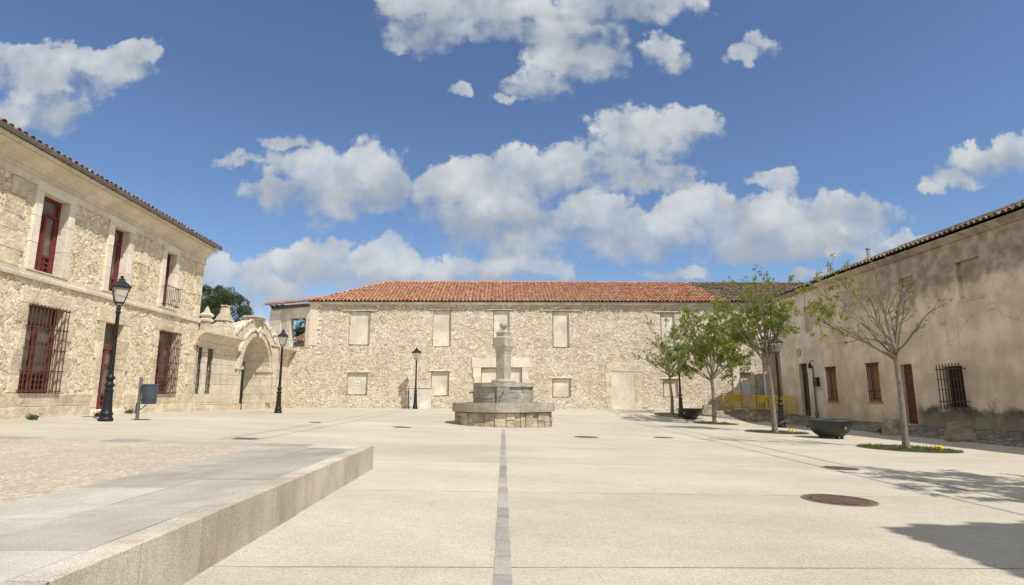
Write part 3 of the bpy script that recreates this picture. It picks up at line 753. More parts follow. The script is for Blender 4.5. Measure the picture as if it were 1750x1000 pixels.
# brick quoin at the corner of the main front
mb = MB()
for i in range(18):
    z = 4.3+i*.14; mb.box(-.02, .5+(.14 if i % 2 else 0)+rnd.uniform(-.08, .08), -.004-rnd.uniform(0, .008), .05, z+.002, z+.138, uv=(i*.37, .2))
mb.build('brick_corner', M['brick'], B, smooth=0)
# outhouse seen through the open window
oh = empty('outhouse', (-12.6, 40.2, 0), R(-20), 'small tiled lean-to roof glimpsed through the open upper window', 'building')
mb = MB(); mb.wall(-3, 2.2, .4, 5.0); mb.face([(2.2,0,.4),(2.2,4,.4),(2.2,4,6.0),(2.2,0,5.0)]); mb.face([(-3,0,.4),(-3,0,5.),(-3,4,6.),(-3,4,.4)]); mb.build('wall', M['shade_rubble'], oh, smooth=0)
mb = MB(); tile_roof(mb, -3.2, 2.4, -.2, 5.0, R(26), 6, .24, .37, None, 21); mb.build('roof', M['mixed_tile'], oh, smooth=50)

# ================================================================== left house
LH = empty('stone_house', (-13.5, 25.05, 0), math.atan2(.99815, -.0608), 'two-storey cream stone house with dark red windows and iron grilles on the left', 'building')
WZ0, WZ1, PLI, LED = .5, 7.3, 1.35, 4.40
W1, W2, W3 = (-9.66,-8.61,4.64,6.83), (-6.43,-5.57,4.64,6.83), (-3.1,-2.38,4.64,6.80)
G1, G2, DO = (-9.58,-8.2,1.37,3.73), (-3.02,-1.65,1.37,3.74), (-6.3,-5.31,.86,3.64)
ops = [W1, W2, W3, G1, G2]
XL = -17.
mb = MB(); mb.wall(XL, 0, WZ0, WZ1, [(o[0]-.06, o[1]+.06, o[2]-.06, o[3]+.06, .32) for o in ops]+[(DO[0]-.06, DO[1]+.06, WZ0, DO[3]+.06, .32)], step=.04)
mb.face([(0,0,WZ0),(0,9,WZ0),(0,9,WZ1),(0,0,WZ1)]); mb.face([(XL,9,WZ0),(XL,0,WZ0),(XL,0,WZ1),(XL,9,WZ1)]); mb.face([(0,9,WZ0),(XL,9,WZ0),(XL,9,WZ1),(0,9,WZ1)])
mb.build('wall', M['near_rubble'], LH, smooth=50)
for xa, xb in ((XL, DO[0]-.34), (DO[1]+.34, .05)):
    mb = MB(); x = xa; i = 0
    while x < xb-.1:
        L = rnd.uniform(.8, 1.5); x2 = min(x+L, xb)
        if xb-x2 < .4: x2 = xb
        p = .07+rnd.uniform(0, .012)
        mb.box(x+.003, x2-.003, -p, .06, .45, 1.0-.003, uv=(i*.3+xa, .1)); mb.box(x+.003-(.3 if i else 0), x2-.003-(.3 if x2 < xb else 0), -p+.015, .06, 1.0, PLI, uv=(i*.3+xa, .6)); x = x2; i += 1
    mb.build('plinth', M['warm_stone'], LH, smooth=0, bevel=.014)
mb = MB(); mb.profx([(.05,LED-.02),(-.05,LED-.02),(-.055,LED+.03),(-.055,LED+.07),(-.04,LED+.09),(-.04,LED+.2),(.05,LED+.2)], XL, .06); mb.build('string_course', M['pale_ashlar'], LH, smooth=0, bevel=.01)
CZ = 7.27
mb = MB(); mb.profx([(.1,CZ-.34),(-.035,CZ-.34),(-.035,CZ),(-.08,CZ),(-.1,CZ+.06),(-.17,CZ+.09),(-.20,CZ+.17),(-.33,CZ+.27),(-.44,CZ+.30),(-.46,CZ+.40),(.1,CZ+.40)], XL, .12, uv=(.5,.5))
mb.build('cornice', M['pale_ashlar'], LH, smooth=25)
mb = MB(); n = 8; pr = [(-.535+.075*math.cos(math.pi+math.pi*k/n), 7.75+.09*math.sin(math.pi+math.pi*k/n)) for k in range(n+1)]
pr += [(p[0]*1.0+(.008 if p[0] < -.535 else -.008), p[1]+.008) for p in reversed(pr)]
mb.profx(pr, XL, .3); 
for i in range(17): mb.box(XL+i*1.02+.3, XL+i*1.02+.33, -.62, -.4, 7.645, 7.665)
mb.build('gutter', M['zinc'], LH, smooth=40)
mb = MB(); tile_roof(mb, XL, .35, -.54, 7.74, R(20), 14, .235, .38, lambda x, v: x > .2-v*.0 and False, 31)
mb.face([(XL,-.4,7.73),(.25,-.4,7.73),(.25,4.6,9.5),(XL,4.6,9.5)], (.1,.1)); mb.face([(.25,9.4,7.73),(XL,9.4,7.73),(XL,4.6,9.55),(.25,4.6,9.55)], (.5,.1)); mb.face([(.2,-.1,7.3),(.2,9.,7.3),(.2,4.6,9.45)], (.3,.4))
ridge_tiles(mb, (.3, 4.6, 9.65), (XL, 4.6, 9.65)); mb.build('roof', M['mixed_tile'], LH, smooth=50)
# ashlar strips (corner quoin and the two upper bands)
def quoin(x0, x1, z0, z1, seed):
    rn = random.Random(seed); mb = MB(); z = z0; i = 0
    while z < z1-.02:
        h = rn.uniform(.36, .56); h = h if z+h < z1-.25 else z1-z
        a = x0+(rn.uniform(0, .42)); b = x1-(rn.uniform(0, .3) if x1 < -.2 else -.02); mb.box(a, b, -.01-rn.uniform(0, .014), .1, z+.003, z+h-.003, uv=(i*.41+seed, .3)); z += h; i += 1
    return mb.build('quoin_strip', M['warm_stone'], LH, smooth=0, bevel=.014)
quoin(-.85, 0, PLI, LED-.03, 1); quoin(-.8, 0, LED+.21, CZ-.345, 2); quoin(-11.1, -10.05, LED+.21, CZ-.345, 3); quoin(-4.95, -4.1, LED+.21, CZ-.345, 4); quoin(-14.3, -13.4, LED+.21, CZ-.345, 7)
def red_window(o, seed, carved=True, bars=False):
    a, b, c, d = o; y = .235; mb = MB(); f = .075
    mb.box(a-.03, a+f, y, y+.09, c, d); mb.box(b-f, b+.03, y, y+.09, c, d); mb.box(a+f, b-f, y, y+.09, d-f, d); mb.box(a+f, b-f, y, y+.09, c, c+.09)
    mid = (a+b)/2; tz = d-.52 if d-c > 1.8 else d-.4; pz = c+.5
    mb.box(a+f, b-f, y-.012, y+.09, tz, tz+.085); mb.box(mid-.05, mid+.05, y-.02, y+.088, c+.09, tz)
    for s in (-1, 1):
        x0, x1 = (a+f, mid-.05) if s < 0 else (mid+.05, b-f)
        mb.box(x0, x0+.05, y+.012, y+.085, c+.09, tz); mb.box(x1-.05, x1, y+.012, y+.085, c+.09, tz); mb.box(x0+.05, x1-.05, y+.012, y+.085, pz, pz+.07)
    wo = mb.build('window', M['red_paint'], LH, smooth=0, bevel=.006)
    mb = MB(); mb.box(a, b, y+.06, y+.07, pz, d-.02); mb.build('pane', M['curtain_glass'], wo, smooth=0)
    mb = MB(); mb.box(a+.02, b-.02, y+.066, y+.082, c+.02, pz, m=1)
    n = 4
    for i in range(n+1): x = a+f+.04+(b-a-2*f-.08)*i/n; mb.box(x-.025, x+.025, y+.03, y+.064, c+.09, pz)
    for i in range(4): z = c+.09+(pz-c-.09)*i/3; mb.box(a+f, b-f, y+.034, y+.066, z-.022, z+.022)
    mb.build('carved_panel', [M['red_paint'], M['dark_red']], wo, smooth=0)
    return wo
for i, o in enumerate((W1, W2, W3)):
    red_window(o, i)
    stone_ring('window_surround', LH, o[0], o[1], o[2], o[3], .27, .26, .26, .045, .23, sill=.035, nb=3, seed=20+i)
# iron guard across the third upper window
mb = MB(); a, b = W3[0]-.1, W3[1]+.12
for z in (4.72, 5.42): mb.tube([(a,-.02,z),(a,-.24,z),(b,-.24,z),(b,-.02,z)], .014, 6)
for i in range(8): x = a+(b-a)*i/7; mb.tube([(x,-.24,4.64),(x,-.24,5.48 if i in (0,7) else 5.42)], .009, 5)
mb.build('window_guard', M['black_iron'], LH)
for i, o in enumerate((G1, G2)):
    red_window(o, 5+i)
    stone_ring('window_surround', LH, o[0], o[1], o[2], o[3], .30, .36, .40, .012, .23, nb=0, seed=30+i, vary=.12, mat='warm_stone')
    a, b, c, d = o; gr = MB(); n = 11 if i == 0 else 12; y = -.12
    for k in range(n): x = a-.02+(b-a+.04)*k/(n-1); gr.tube([(x, y, c-.02), (x, y, d+.02)], .0125, 6)
    for k, z in enumerate((c+.05, c+.6, c+1.18, c+1.75, d-.05)):
        gr.box(a-.06, b+.06, y-.02, y+.02, z-.014, z+.014)
        gr.box(a-.06, a-.03, y, .02, z-.012, z+.012); gr.box(b+.03, b+.06, y, .02, z-.012, z+.012)
    gr.build('window_grille', M['rust_iron'], LH, smooth=40)
a, b, c, d = DO; y = .2
stone_ring('door_surround', LH, a, b, .5, d, .34, .40, .48, .028, .2, nb=0, seed=41, vary=.09, mat='warm_stone')
mb = MB(); f = .08
mb.box(a-.02, a+f, y, y+.09, c, d); mb.box(b-f, b+.02, y, y+.09, c, d); mb.box(a+f, b-f, y, y+.09, d-f, d); mb.box(a+f, b-f, y-.01, y+.09, d-.86, d-.74)
mb.box(a+f, b-f, y+.01, y+.08, c, c+.1); mb.box(a+f, b-f, y+.01, y+.08, c+.42, c+.52); mb.box(a+f, b-f, y+.01, y+.08, 2.25, 2.33); mid = (a+b)/2
mb.box(mid-.04, mid+.04, y+.005, y+.085, c, d-.86); mb.box(a+f, a+f+.05, y+.012, y+.08, c, d-.86); mb.box(b-f-.05, b-f, y+.012, y+.08, c, d-.86)
for k in range(4): x = a+f+.05+(b-a-2*f-.1)*(k+.5)/4; mb.box(x-.03, x+.03, y+.03, y+.07, c+.1, c+.42)
mb.box(a+f, b-f, y+.028, y+.068, c+.24, c+.29)
do = mb.build('door', M['red_paint'], LH, smooth=0, bevel=.006)
mb = MB(); mb.box(a+.02, b-.02, y+.06, y+.072, c+.5, d-.02); mb.build('pane', M['curtain_glass'], do, smooth=0)
mb = MB(); mb.box(a+.02, b-.02, y+.065, y+.08, c, c+.5); mb.build('kick_panel', M['dark_red'], do, smooth=0)
mb = MB()
for k in range(6): x = a+f+(b-a-2*f)*(k+.5)/6; mb.tube([(x, y+.03, d-.74), (x, y+.03, d-f)], .009, 5)
mb.build('transom_bars', M['rust_iron'], do)
mb = MB(); mb.box(a-.34, b+.38, -.14, .3, .5, c-.002); mb.build('door_step', M['dressed_stone'], LH, smooth=0, bevel=.014)
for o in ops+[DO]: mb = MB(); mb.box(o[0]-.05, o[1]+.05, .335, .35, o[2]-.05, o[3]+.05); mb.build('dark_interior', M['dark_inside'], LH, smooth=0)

# ================================================================== baroque gateway between the two buildings
GA = empty('stone_gateway', (-13.42, 25.05, 0), math.atan2(.99998, -.00508), 'weathered baroque stone gateway with an arch, cornice and pinnacles', 'gateway')
AX, AR, SP, GD, GT = 5.72, 1.66, 2.68, 1.9, 4.05     # arch centre, radius, springing, depth, cornice top
S1, S2, S3 = (-.25+.3,.30+.12,1.36,3.36), (.86,1.36,1.36,3.36), (8.45,8.93,1.36,3.38)
mb = MB(); GZ = .4
mb.wall(-.0, AX-AR, GZ, 3.95, [S1+(.5,), S2+(.5,)])
mb.wall(AX+AR, 10.6, GZ, 3.95, [S3+(.5,)])
n = 24
arc = [(AX+AR*math.cos(math.pi*i/n), SP+AR*math.sin(math.pi*i/n)) for i in range(n+1)]
TOPH = 5.05
def topz(x): return 3.95+max(0, (1-((x-AX)/(AR+.62))**2))*1.15 if abs(x-AX) < AR+.62 else 3.95
for (xa, za), (xb, zb) in zip(arc, arc[1:]):
    mb.face([(xb,0,zb),(xa,0,za),(xa,0,topz(xa)),(xb,0,topz(xb))]); mb.face([(xa,0,za),(xb,0,zb),(xb,GD,zb),(xa,GD,za)])
    mb.face([(xa,GD,za),(xb,GD,zb),(xb,GD,topz(xb)),(xa,GD,topz(xa))]); mb.face([(xb,0,topz(xb)),(xa,0,topz(xa)),(xa,GD,topz(xa)),(xb,GD,topz(xb))])
for xa in (AX-AR,): mb.face([(xa,0,GZ),(xa,GD,GZ),(xa,GD,SP),(xa,0,SP)])
mb.face([(AX+AR,0,GZ),(AX+AR,0,SP),(AX+AR,GD,SP),(AX+AR,GD,GZ)])
mb.face([(0,0,3.95),(AX-AR,0,3.95),(AX-AR,.8,3.95),(0,.8,3.95)]); mb.face([(AX+AR,0,3.95),(10.6,0,3.95),(10.6,.8,3.95),(AX+AR,.8,3.95)])
for xa, xb, dp in ((0, AX-AR, .8), (AX+AR, 10.6, .8)): mb.face([(xb,dp,GZ),(xa,dp,GZ),(xa,dp,3.95),(xb,dp,3.95)])
mb.build('wall', M['gate_stone'], GA, smooth=30)
for xa, xb in ((.0, AX-AR-.05), (AX+AR+.62, 10.3)):
    mb = MB(); x = xa; i = 0
    while x < xb-.05:
        x2 = min(x+rnd.uniform(.7, 1.2), xb); x2 = xb if xb-x2 < .3 else x2
        mb.box(x+.002, x2-.002, -.06-rnd.uniform(0, .012), .1, .4, .98, uv=(i*.3, .1)); mb.box(x+.002, x2-.002, -.045-rnd.uniform(0, .012), .1, .984, 1.345, uv=(i*.43, .8)); x = x2; i += 1
    if xa == 0: mb.box(AX-AR-.5, AX-AR+.22, -.09, .3, .4, .92, uv=(.5, .2))
    mb.build('plinth', M['gate_stone'], GA, smooth=0, bevel=.018)
# cornice with a deep cavetto
pr = [(.1,3.42),(-.03,3.42),(-.06,3.50),(-.10,3.54),(-.14,3.70),(-.26,3.86),(-.44,3.93),(-.47,3.95),(-.47,4.05),(.1,4.07)]
for xa, xb in ((-.35, AX-AR-.62), (AX+AR+1.25, 10.5)):
    mb = MB(); mb.profx(pr, xa, xb); mb.build('cornice', M['gate_stone'], GA, smooth=25)
# arch moulding rings and keystone block
mb = MB()
for (r0, r1, pd) in ((AR+.02, AR+.20, .10), (AR+.20, AR+.33, .06), (AR+.33, AR+.45, .13)):
    for i in range(n):
        a0, a1 = math.pi*i/n, math.pi*(i+1)/n; q = [(AX+r*math.cos(a), SP+r*math.sin(a)) for r, a in ((r0,a0),(r1,a0),(r1,a1),(r0,a1))]
        mb.mesh([(x,-pd,z) for x, z in q]+[(x,.05,z) for x, z in q], [(0,1,2,3),(0,3,7,4),(1,0,4,5),(2,1,5,6),(3,2,6,7)], uv=(i*.31, r0))
    for sx in (-1, 1): x = sorted((AX+sx*r0, AX+sx*r1)); mb.box(x[0], x[1], -pd, .05, .9, SP, uv=(.2, .4))
mb.build('arch_moulding', M['gate_stone'], GA, smooth=30)
# carved crest over the keystone: swags, boss and a broken scroll
mb = MB()
def blob(mb, c, r, sq=(1,1,1), n=10):
    vs = []; 
    for i in range(n+1):
        th = math.pi*i/n
        for j in range(n): ph = 2*math.pi*j/n; vs.append((c[0]+r*sq[0]*math.sin(th)*math.cos(ph), c[1]+r*sq[1]*math.sin(th)*math.sin(ph), c[2]+r*sq[2]*math.cos(th)))
    mb.mesh(vs, [(i*n+j, (i+1)*n+j, (i+1)*n+(j+1) % n, i*n+(j+1) % n) for i in range(n) for j in range(n)])
blob(mb, (AX, -.16, SP+AR+.36), .17, (1, .5, 1.1)); blob(mb, (AX-.24, -.16, SP+AR+.26), .13, (1,.6,1)); blob(mb, (AX+.24, -.16, SP+AR+.26), .13, (1,.6,1)); blob(mb, (AX, -.16, SP+AR+.06), .15, (.8,.7,1.2))
for s in (-1, 1):
    ol = [(2.62,4.07),(2.5,4.36),(2.32,4.46),(2.16,4.40),(2.05,4.62),(1.86,4.74),(1.66,4.69),(1.55,4.88),(1.34,5.0),(1.12,4.95),(1.0,5.1),(.7,5.14),(.5,5.08)]
    lo = [(x, max(4.07, SP+math.sqrt(max(0, (AR+.42)**2-x*x))) if x < AR+.42 else 4.07) for x, z in ol]
    for i in range(len(ol)-1):
        (xa, za), (xb, zb) = ol[i], ol[i+1]; (xc, zc), (xd, zd) = lo[i], lo[i+1]
        v = [(AX+s*x, y, z) for y in (-.02, .42) for x, z in ((xa, min(zc, za-.01)), (xb, min(zd, zb-.01)), (xb, zb), (xa, za))]
        mb.mesh(v, [(0,1,2,3),(4,7,6,5),(0,4,5,1),(1,5,6,2),(2,6,7,3),(3,7,4,0)] if s > 0 else [(3,2,1,0),(5,6,7,4),(1,5,4,0),(2,6,5,1),(3,7,6,2),(0,4,7,3)])
    mb.tube([(AX+s*x, -.03, z+.0) for x, z in ol], .055, 6)
    blob(mb, (AX+s*2.36, -.04, 4.34), .13, (1,.6,1)); blob(mb, (AX+s*1.9, -.04, 4.62), .11, (1,.6,1)); blob(mb, (AX+s*1.38, -.04, 4.9), .11, (1,.6,1))
mb.build('scroll_crest', M['gate_stone'], GA, smooth=45)
mb = MB(); mb.box(AX-.34, AX+.34, -.12, .5, 5.08, 5.2); mb.box(AX-.42, AX+.42, -.2, .56, 5.203, 5.31); mb.box(AX-.5, AX+.5, -.26, .6, 5.313, 5.42); mb.build('crest_block', M['gate_stone'], GA, smooth=0, bevel=.03)
def pinnacle(x, y, z0, sc, hz, top=True):
    mb = MB(); s = sc
    pr = [(.36,0),(.36,.08),(.26,.12),(.22,.46),(.23,.5),(.31,.54),(.31,.62),(.22,.66),(.2,.72),(.30,.80),(.29,.86),(.14,.98),(.10,1.1),(.03,1.26),(.0,1.27)]
    if not top: pr = pr[:9]+[(.24,.80),(.2,1.0),(.16,1.24),(.2,1.3),(.0,1.31)]
    mb.lathe([(r*s*1.2, z0+z*hz) for r, z in pr], 4, (x, y), math.pi/4, cap=False); return mb.build('pinnacle', M['gate_stone'], GA, smooth=20, bevel=.02)
pinnacle(.9, .22, 4.07, .85, .92); pinnacle(7.45, .22, 4.07, .8, 1.08); pinnacle(8.75, .3, 4.07, .62, .8)
# tall central pedestal left of the arch, with fluted body and a broken obelisk
mb = MB(); x = 2.62
mb.box(x-.42, x+.42, -.06, .6, 4.07, 4.16); mb.hexa([(x-.36,-.03,4.16),(x+.36,-.03,4.16),(x+.36,.56,4.16),(x-.36,.56,4.16),(x-.27,.02,4.78),(x+.27,.02,4.78),(x+.27,.5,4.78),(x-.27,.5,4.78)])
mb.box(x-.36, x+.36, -.04, .56, 4.78, 4.86); mb.box(x-.30, x+.30, .0, .52, 4.863, 5.0); mb.box(x-.24, x+.24, .05, .47, 5.003, 5.1)
mb.hexa([(x-.2,.09,5.1),(x+.2,.09,5.1),(x+.2,.43,5.1),(x-.2,.43,5.1),(x-.14,.13,5.46),(x+.2,.13,5.5),(x+.2,.39,5.5),(x-.14,.39,5.46)]); mb.box(x-.18, x+.24, .1, .42, 5.48, 5.54)
for k in range(5): mb.box(x-.3+k*.13, x-.24+k*.13, -.045, .05, 4.2, 4.7)
mb.build('pedestal', M['gate_stone'], GA, smooth=0, bevel=.02)
# broken curved parapet pieces between pinnacles
for (x0, x1, h0, h1) in ((1.25, 2.2, .28, .62), (3.05, 3.55, .75, .42), (3.55, 3.95, .4, .35), (6.9, 7.2, .6, .5), (7.8, 8.4, .45, .2)):
    k = 6; mb = MB()
    for i in range(k):
        a, b = x0+(x1-x0)*i/k, x0+(x1-x0)*(i+1)/k; t = (i+.5)/k; h = h0+(h1-h0)*t+.06*math.sin(t*7); mb.box(a, b, .08, .42, 4.07, 4.07+h)
    mb.build('parapet', M['gate_stone'], GA, smooth=0, bevel=.03)
# slit windows with grilles, dark behind
for o in (S1, S2, S3):
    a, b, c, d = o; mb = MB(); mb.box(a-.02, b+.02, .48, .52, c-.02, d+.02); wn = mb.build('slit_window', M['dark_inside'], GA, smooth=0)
    mb = MB()
    for k in range(4): x = a+(b-a)*(k+.5)/4; mb.tube([(x,.05,c),(x,.05,d)], .013, 5)
    for z in (c+.4, c+1., c+1.6): mb.box(a, b, .035, .065, z-.012, z+.012)
    mb.build('bars', M['black_iron'], wn)
# iron gate leaf folded open in the passage
mb = MB(); ga = R(9); gc, gs = math.cos(ga), math.sin(ga)
def gp(r, z): return (AX-AR+.06+r*gc, .06+r*gs, z)
for k in range(10): mb.tube([gp(.02+.08*k, .66), gp(.02+.08*k, 2.95-.012*(k-4.5)**2)], .012, 5)
for z in (.72, 1.25, 2.0, 2.7): mb.tube([gp(0, z), gp(.80, z)], .018, 6)
mb.tube([gp(0, .6), gp(0, 3.25)], .035, 8); mb.tube([gp(.80, .6), gp(.80, 3.0)], .04, 8); mb.tube([gp(.02, 1.25), gp(.78, 2.65)], .014, 6)
mb.tube([(AX-AR-.5,-.3,2.72),(AX-AR-.1,-.12,2.66),gp(0, 2.6)], .018, 6)
mb.build('gate_leaf', M['black_iron'], GA)
# impost blocks
for q in ((AX-AR-.55, AX-AR+.08, .3), (AX+AR-.1, AX+AR+.55, .6)): mb = MB(); mb.box(q[0], q[1], -.17, q[2], SP-.13, SP+.06); mb.build('impost', M['gate_stone'], GA, smooth=0, bevel=.03)
mb = MB(); mb.box(AX+AR+.56, AX+AR+1.1, -.14, .1, .4, 4.0); mb.box(AX+AR+.5, AX+AR+1.2, -.2, .1, 4.003, 4.1); mb.build('pilaster', M['gate_stone'], GA, smooth=0, bevel=.02)

# ================================================================== plaster houses on the right
RZ = math.atan2(-.99973, .02334)
def rframe(u): return (15.2-.02334*u, 21.4+.99973*u, 0)
EV = 6.62
H1 = empty('plaster_house', rframe(0), RZ, 'stained beige plaster house, nearest on the right, with a projecting iron window grille', 'building')
hops = [(1.75,2.72,4.48,5.80,.17),(-1.15,-.34,4.5,5.80,.17),(-3.73,-2.93,1.06,2.62,.16),(-6.86,-6.04,1.04,2.61,.16),(-1.62,-.97,.2,2.49,.22),(.62,1.45,.9,2.3,.2)]
mb = MB(); mb.wall(-7.1, 16, -.1, EV, hops); mb.face([(-7.1,9,-.1),(-7.1,0,-.1),(-7.1,0,EV),(-7.1,9,EV)]); mb.face([(16,0,-.1),(16,9,-.1),(16,9,EV),(16,0,EV)]); mb.face([(16,9,-.1),(-7.1,9,-.1),(-7.1,9,EV),(16,9,EV)])
mb.build('wall', M['house_plaster'], H1, smooth=0)
for o in hops[:2]: mb = MB(); mb.box(o[0]-.02, o[1]+.02, .15, .22, o[2]-.02, o[3]+.02); w_ = mb.build('blind_window', M['house_plaster'], H1, smooth=0); mb = MB(); mb.box(o[0]-.05, o[1]+.05, -.05, .15, o[2]-.06, o[2]-.002); mb.build('sill', M['lintel_wood'], w_, smooth=0, bevel=.01)
def barred(par, o, nb):
    a, b, c, d = o[:4]; mb = MB(); y = .1
    mb.box(a, a+.06, y, y+.05, c, d); mb.box(b-.06, b, y, y+.05, c, d); mb.box(a+.06, b-.06, y, y+.05, d-.06, d); mb.box(a+.06, b-.06, y, y+.05, c, c+.06); mb.box((a+b)/2-.04, (a+b)/2+.04, y-.005, y+.05, c+.06, d-.06)
    wn = mb.build('window', M['wood_brown'], par, smooth=0, bevel=.006)
    mb = MB(); mb.box((a+b)/2, b-.03, y+.03, y+.04, c+.03, d-.03); mb.build('shutter', M['wood_brown'], wn, smooth=0)
    mb = MB(); mb.box(a+.03, (a+b)/2, y+.03, y+.04, c+.03, d-.03); mb.build('pane', M['curtain_glass'], wn, smooth=0)
    mb = MB()
    for k in range(nb): x = a+.05+(b-a-.1)*k/(nb-1); mb.tube([(x,-.03,c),(x,-.03,d)], .012, 5)
    for z in (c+.12, c+.42, d-.1): mb.box(a, b, -.045, -.018, z-.015, z+.015)
    mb.box(a-.02, b+.02, -.05, 0., d-.03, d+.03)
    mb.build('bars', M['black_iron'], wn)
    mb = MB(); mb.box(a-.05, b+.05, -.07, .1, c-.07, c-.002); mb.build('sill', M['terracotta'], wn, smooth=0, bevel=.008)
barred(H1, hops[2], 6); barred(H1, hops[3], 6)
def plank_door(par, o, mat, y=.14, n=6, panels=True):
    a, b, c, d = o[:4]; mb = MB()
    for k in range(n): x0 = a+(b-a)*k/n; mb.box(x0+.003, x0+(b-a)/n-.003, y, y+.05, c, d)
    if panels:
        for z in (c+.15, c+.8, c+1.5, d-.35): mb.box(a, b, y-.02, y, z, z+.12)
    dr = mb.build('door', M[mat], par, smooth=0, bevel=.005); mb = MB(); mb.tube([(b-.1,y-.03,c+1.05),(b-.1,y-.07,c+1.05),(b-.2,y-.07,c+1.05)], .012, 6); mb.build('handle', M['zinc'], dr); return dr
plank_door(H1, hops[4], 'door_wood')
mb = MB(); mb.box(-1.8, -.8, -.18, .2, .05, .24); mb.build('door_step', M['bollard_stone'], H1, smooth=0, bevel=.02)
# projecting grille
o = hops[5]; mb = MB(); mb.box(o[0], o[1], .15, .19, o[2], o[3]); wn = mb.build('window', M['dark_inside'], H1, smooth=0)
mb = MB(); y = -.2
for k in range(8): x = .55+1.02*k/7; mb.tube([(x,y,.84),(x,y,2.38)], .017, 6)
for z in (1.1, 2.2): mb.box(.48, 1.64, y-.022, y+.022, z-.018, z+.018); mb.box(.5, .53, y, .02, z-.015, z+.015); mb.box(1.58, 1.61, y, .02, z-.015, z+.015)
for z in (1.5, 1.85): mb.box(.5, 1.6, y-.012, y+.012, z-.01, z+.01)
mb.build('window_grille', M['rust_iron'], H1)
def house_roof(par, x0, x1, mat, seed, dz=0.):
    mb = MB(); tile_roof(mb, x0, x1, -.3, EV+.1+dz, R(21), 13, .235, .37, None, seed)
    mb.face([(x0,-.2,EV+.08+dz),(x1,-.2,EV+.08+dz),(x1,4.4,EV+1.83+dz),(x0,4.4,EV+1.83+dz)], (.2,.2)); mb.face([(x1,9.2,EV+.08+dz),(x0,9.2,EV+.08+dz),(x0,4.4,EV+1.86+dz),(x1,4.4,EV+1.86+dz)], (.6,.2))
    for x in (x0+.05, x1-.05): mb.face([(x,0,EV),(x,9,EV),(x,4.4,EV+1.8+dz)], (.6,.2))
    ridge_tiles(mb, (x0, 4.4, EV+1.95+dz), (x1, 4.4, EV+1.95+dz), seed=seed); r_ = mb.build('roof', M[mat], par, smooth=50)
    mb = MB(); mb.profx([(.06,EV-.1),(-.06,EV-.1),(-.2,EV+.0+dz),(-.2,EV+.07+dz),(.06,EV+.07+dz)], x0+.06, x1-.06); mb.build('eaves_course', M['house_plaster'], par, smooth=0); return r_
rf = house_roof(H1, -6.95, 16.1, 'old_tile', 51, .05)
mb = MB(); mb.tube([(-4.15,.9,EV+.2),(-4.15,.9,EV+1.12)], .075, 12); mb.tube([(-4.15,.9,EV+1.14),(-4.15,.9,EV+1.2)], .1, 12); mb.build('flue_pipe', M['flue_metal'], rf)
H2 = empty('plaster_house', rframe(7.1), RZ, 'pale plaster house on the right with a glazed dark door, downpipe and letter box', 'building')
h2 = [(-1.28,-.6,4.45,5.77,.18),(-2.28,-1.45,.25,2.93,.24)]
mb = MB(); mb.wall(-4.25, 0, -.1, EV, h2); mb.face([(-4.25,9,-.1),(-4.25,0,-.1),(-4.25,0,EV),(-4.25,9,EV)]); mb.face([(0,9,-.1),(-4.25,9,-.1),(-4.25,9,EV),(0,9,EV)]); mb.build('wall', M['pale_plaster'], H2, smooth=0)
o = h2[0]; mb = MB(); mb.box(o[0]-.02, o[1]+.02, .15, .22, o[2]-.02, o[3]+.02); mb.build('blind_window', M['lintel_wood'], H2, smooth=0)
a, b, c, d = h2[1][:4]; mb = MB(); mb.box(a, a+.09, .15, .22, c, d); mb.box(b-.09, b, .15, .22, c, d); mb.box(a+.09, b-.09, .15, .22, d-.08, d); mb.box(a+.09, b-.09, .14, .22, d-.5, d-.42); mb.box((a+b)/2-.05, (a+b)/2+.05, .15, .22, c, d-.5); mb.box(a+.09, b-.09, .16, .22, c, c+.35)
dr = mb.build('door', M['dark_wood'], H2, smooth=0, bevel=.006); mb = MB(); mb.box(a, b, .19, .2, c, d); mb.build('pane', M['dark_glass'], dr, smooth=0)
mb = MB(); mb.box(a-.2, b+.2, -.2, .2, .1, c-.003); mb.build('door_step', M['granite_top'], H2, smooth=0, bevel=.015)
mb = MB(); mb.tube([(-.82,-.07,.25),(-.82,-.07,2.75)], .04, 8); mb.box(-.9, -.74, -.12, .02, .3, .5); mb.build('downpipe', M['zinc'], H2)
mb = MB(); mb.tube([(-.8,.0,2.98),(-.8,-.14,3.0),(-.8,-.2,2.9)], .025, 6); mb.lathe([(.03,2.62),(.085,2.66),(.085,2.78),(.06,2.86),(.02,2.9)], 10, (-.8,-.2)); mb.build('wall_light', M['black_iron'], H2)
house_roof(H2, -4.5, .14, 'old_tile', 57)
# oval ceramic plaque and letter box fixed on that house
def R2(x, y, z): v = H2.matrix_basis @ Vector((x, y, z)); return v

t = empty('wall_plaque', H2.matrix_basis @ Vector((-2.12,-.0,3.5)), RZ, 'round glazed plaque on the wall above the glazed door', 'plaque')
mb = MB(); mb.lathe([(.0,-.03),(.2,-.03),(.22,.0),(.18,.03),(.16,.02),(.0,.03)], 16, cap=False); mb.v = [(x, -z-.03, y) for x, y, z in mb.v]; mb.build('plate', M['ceramic'], t, smooth=40)
t = empty('letter_box', H2.matrix_basis @ Vector((-.55,-.0,1.74)), RZ, 'small dark green letter box beside the downpipe', 'letter box')
mb = MB(); pr = [(0,0),(-.16,0),(-.16,.36),(-.12,.42),(-.05,.45),(0,.45)]; mb.profx(pr, -.2, .16); mb.build('box', M['green_metal'], t, smooth=30, bevel=.008); mb = MB(); mb.box(-.14, .1, -.168, -.162, .3, .33); mb.build('slot', M['zinc'], t, smooth=0)
AN = empty('stone_annex', rframe(11.4), RZ, 'low rubble-stone house end with a white door frame in the shaded far right corner', 'building')
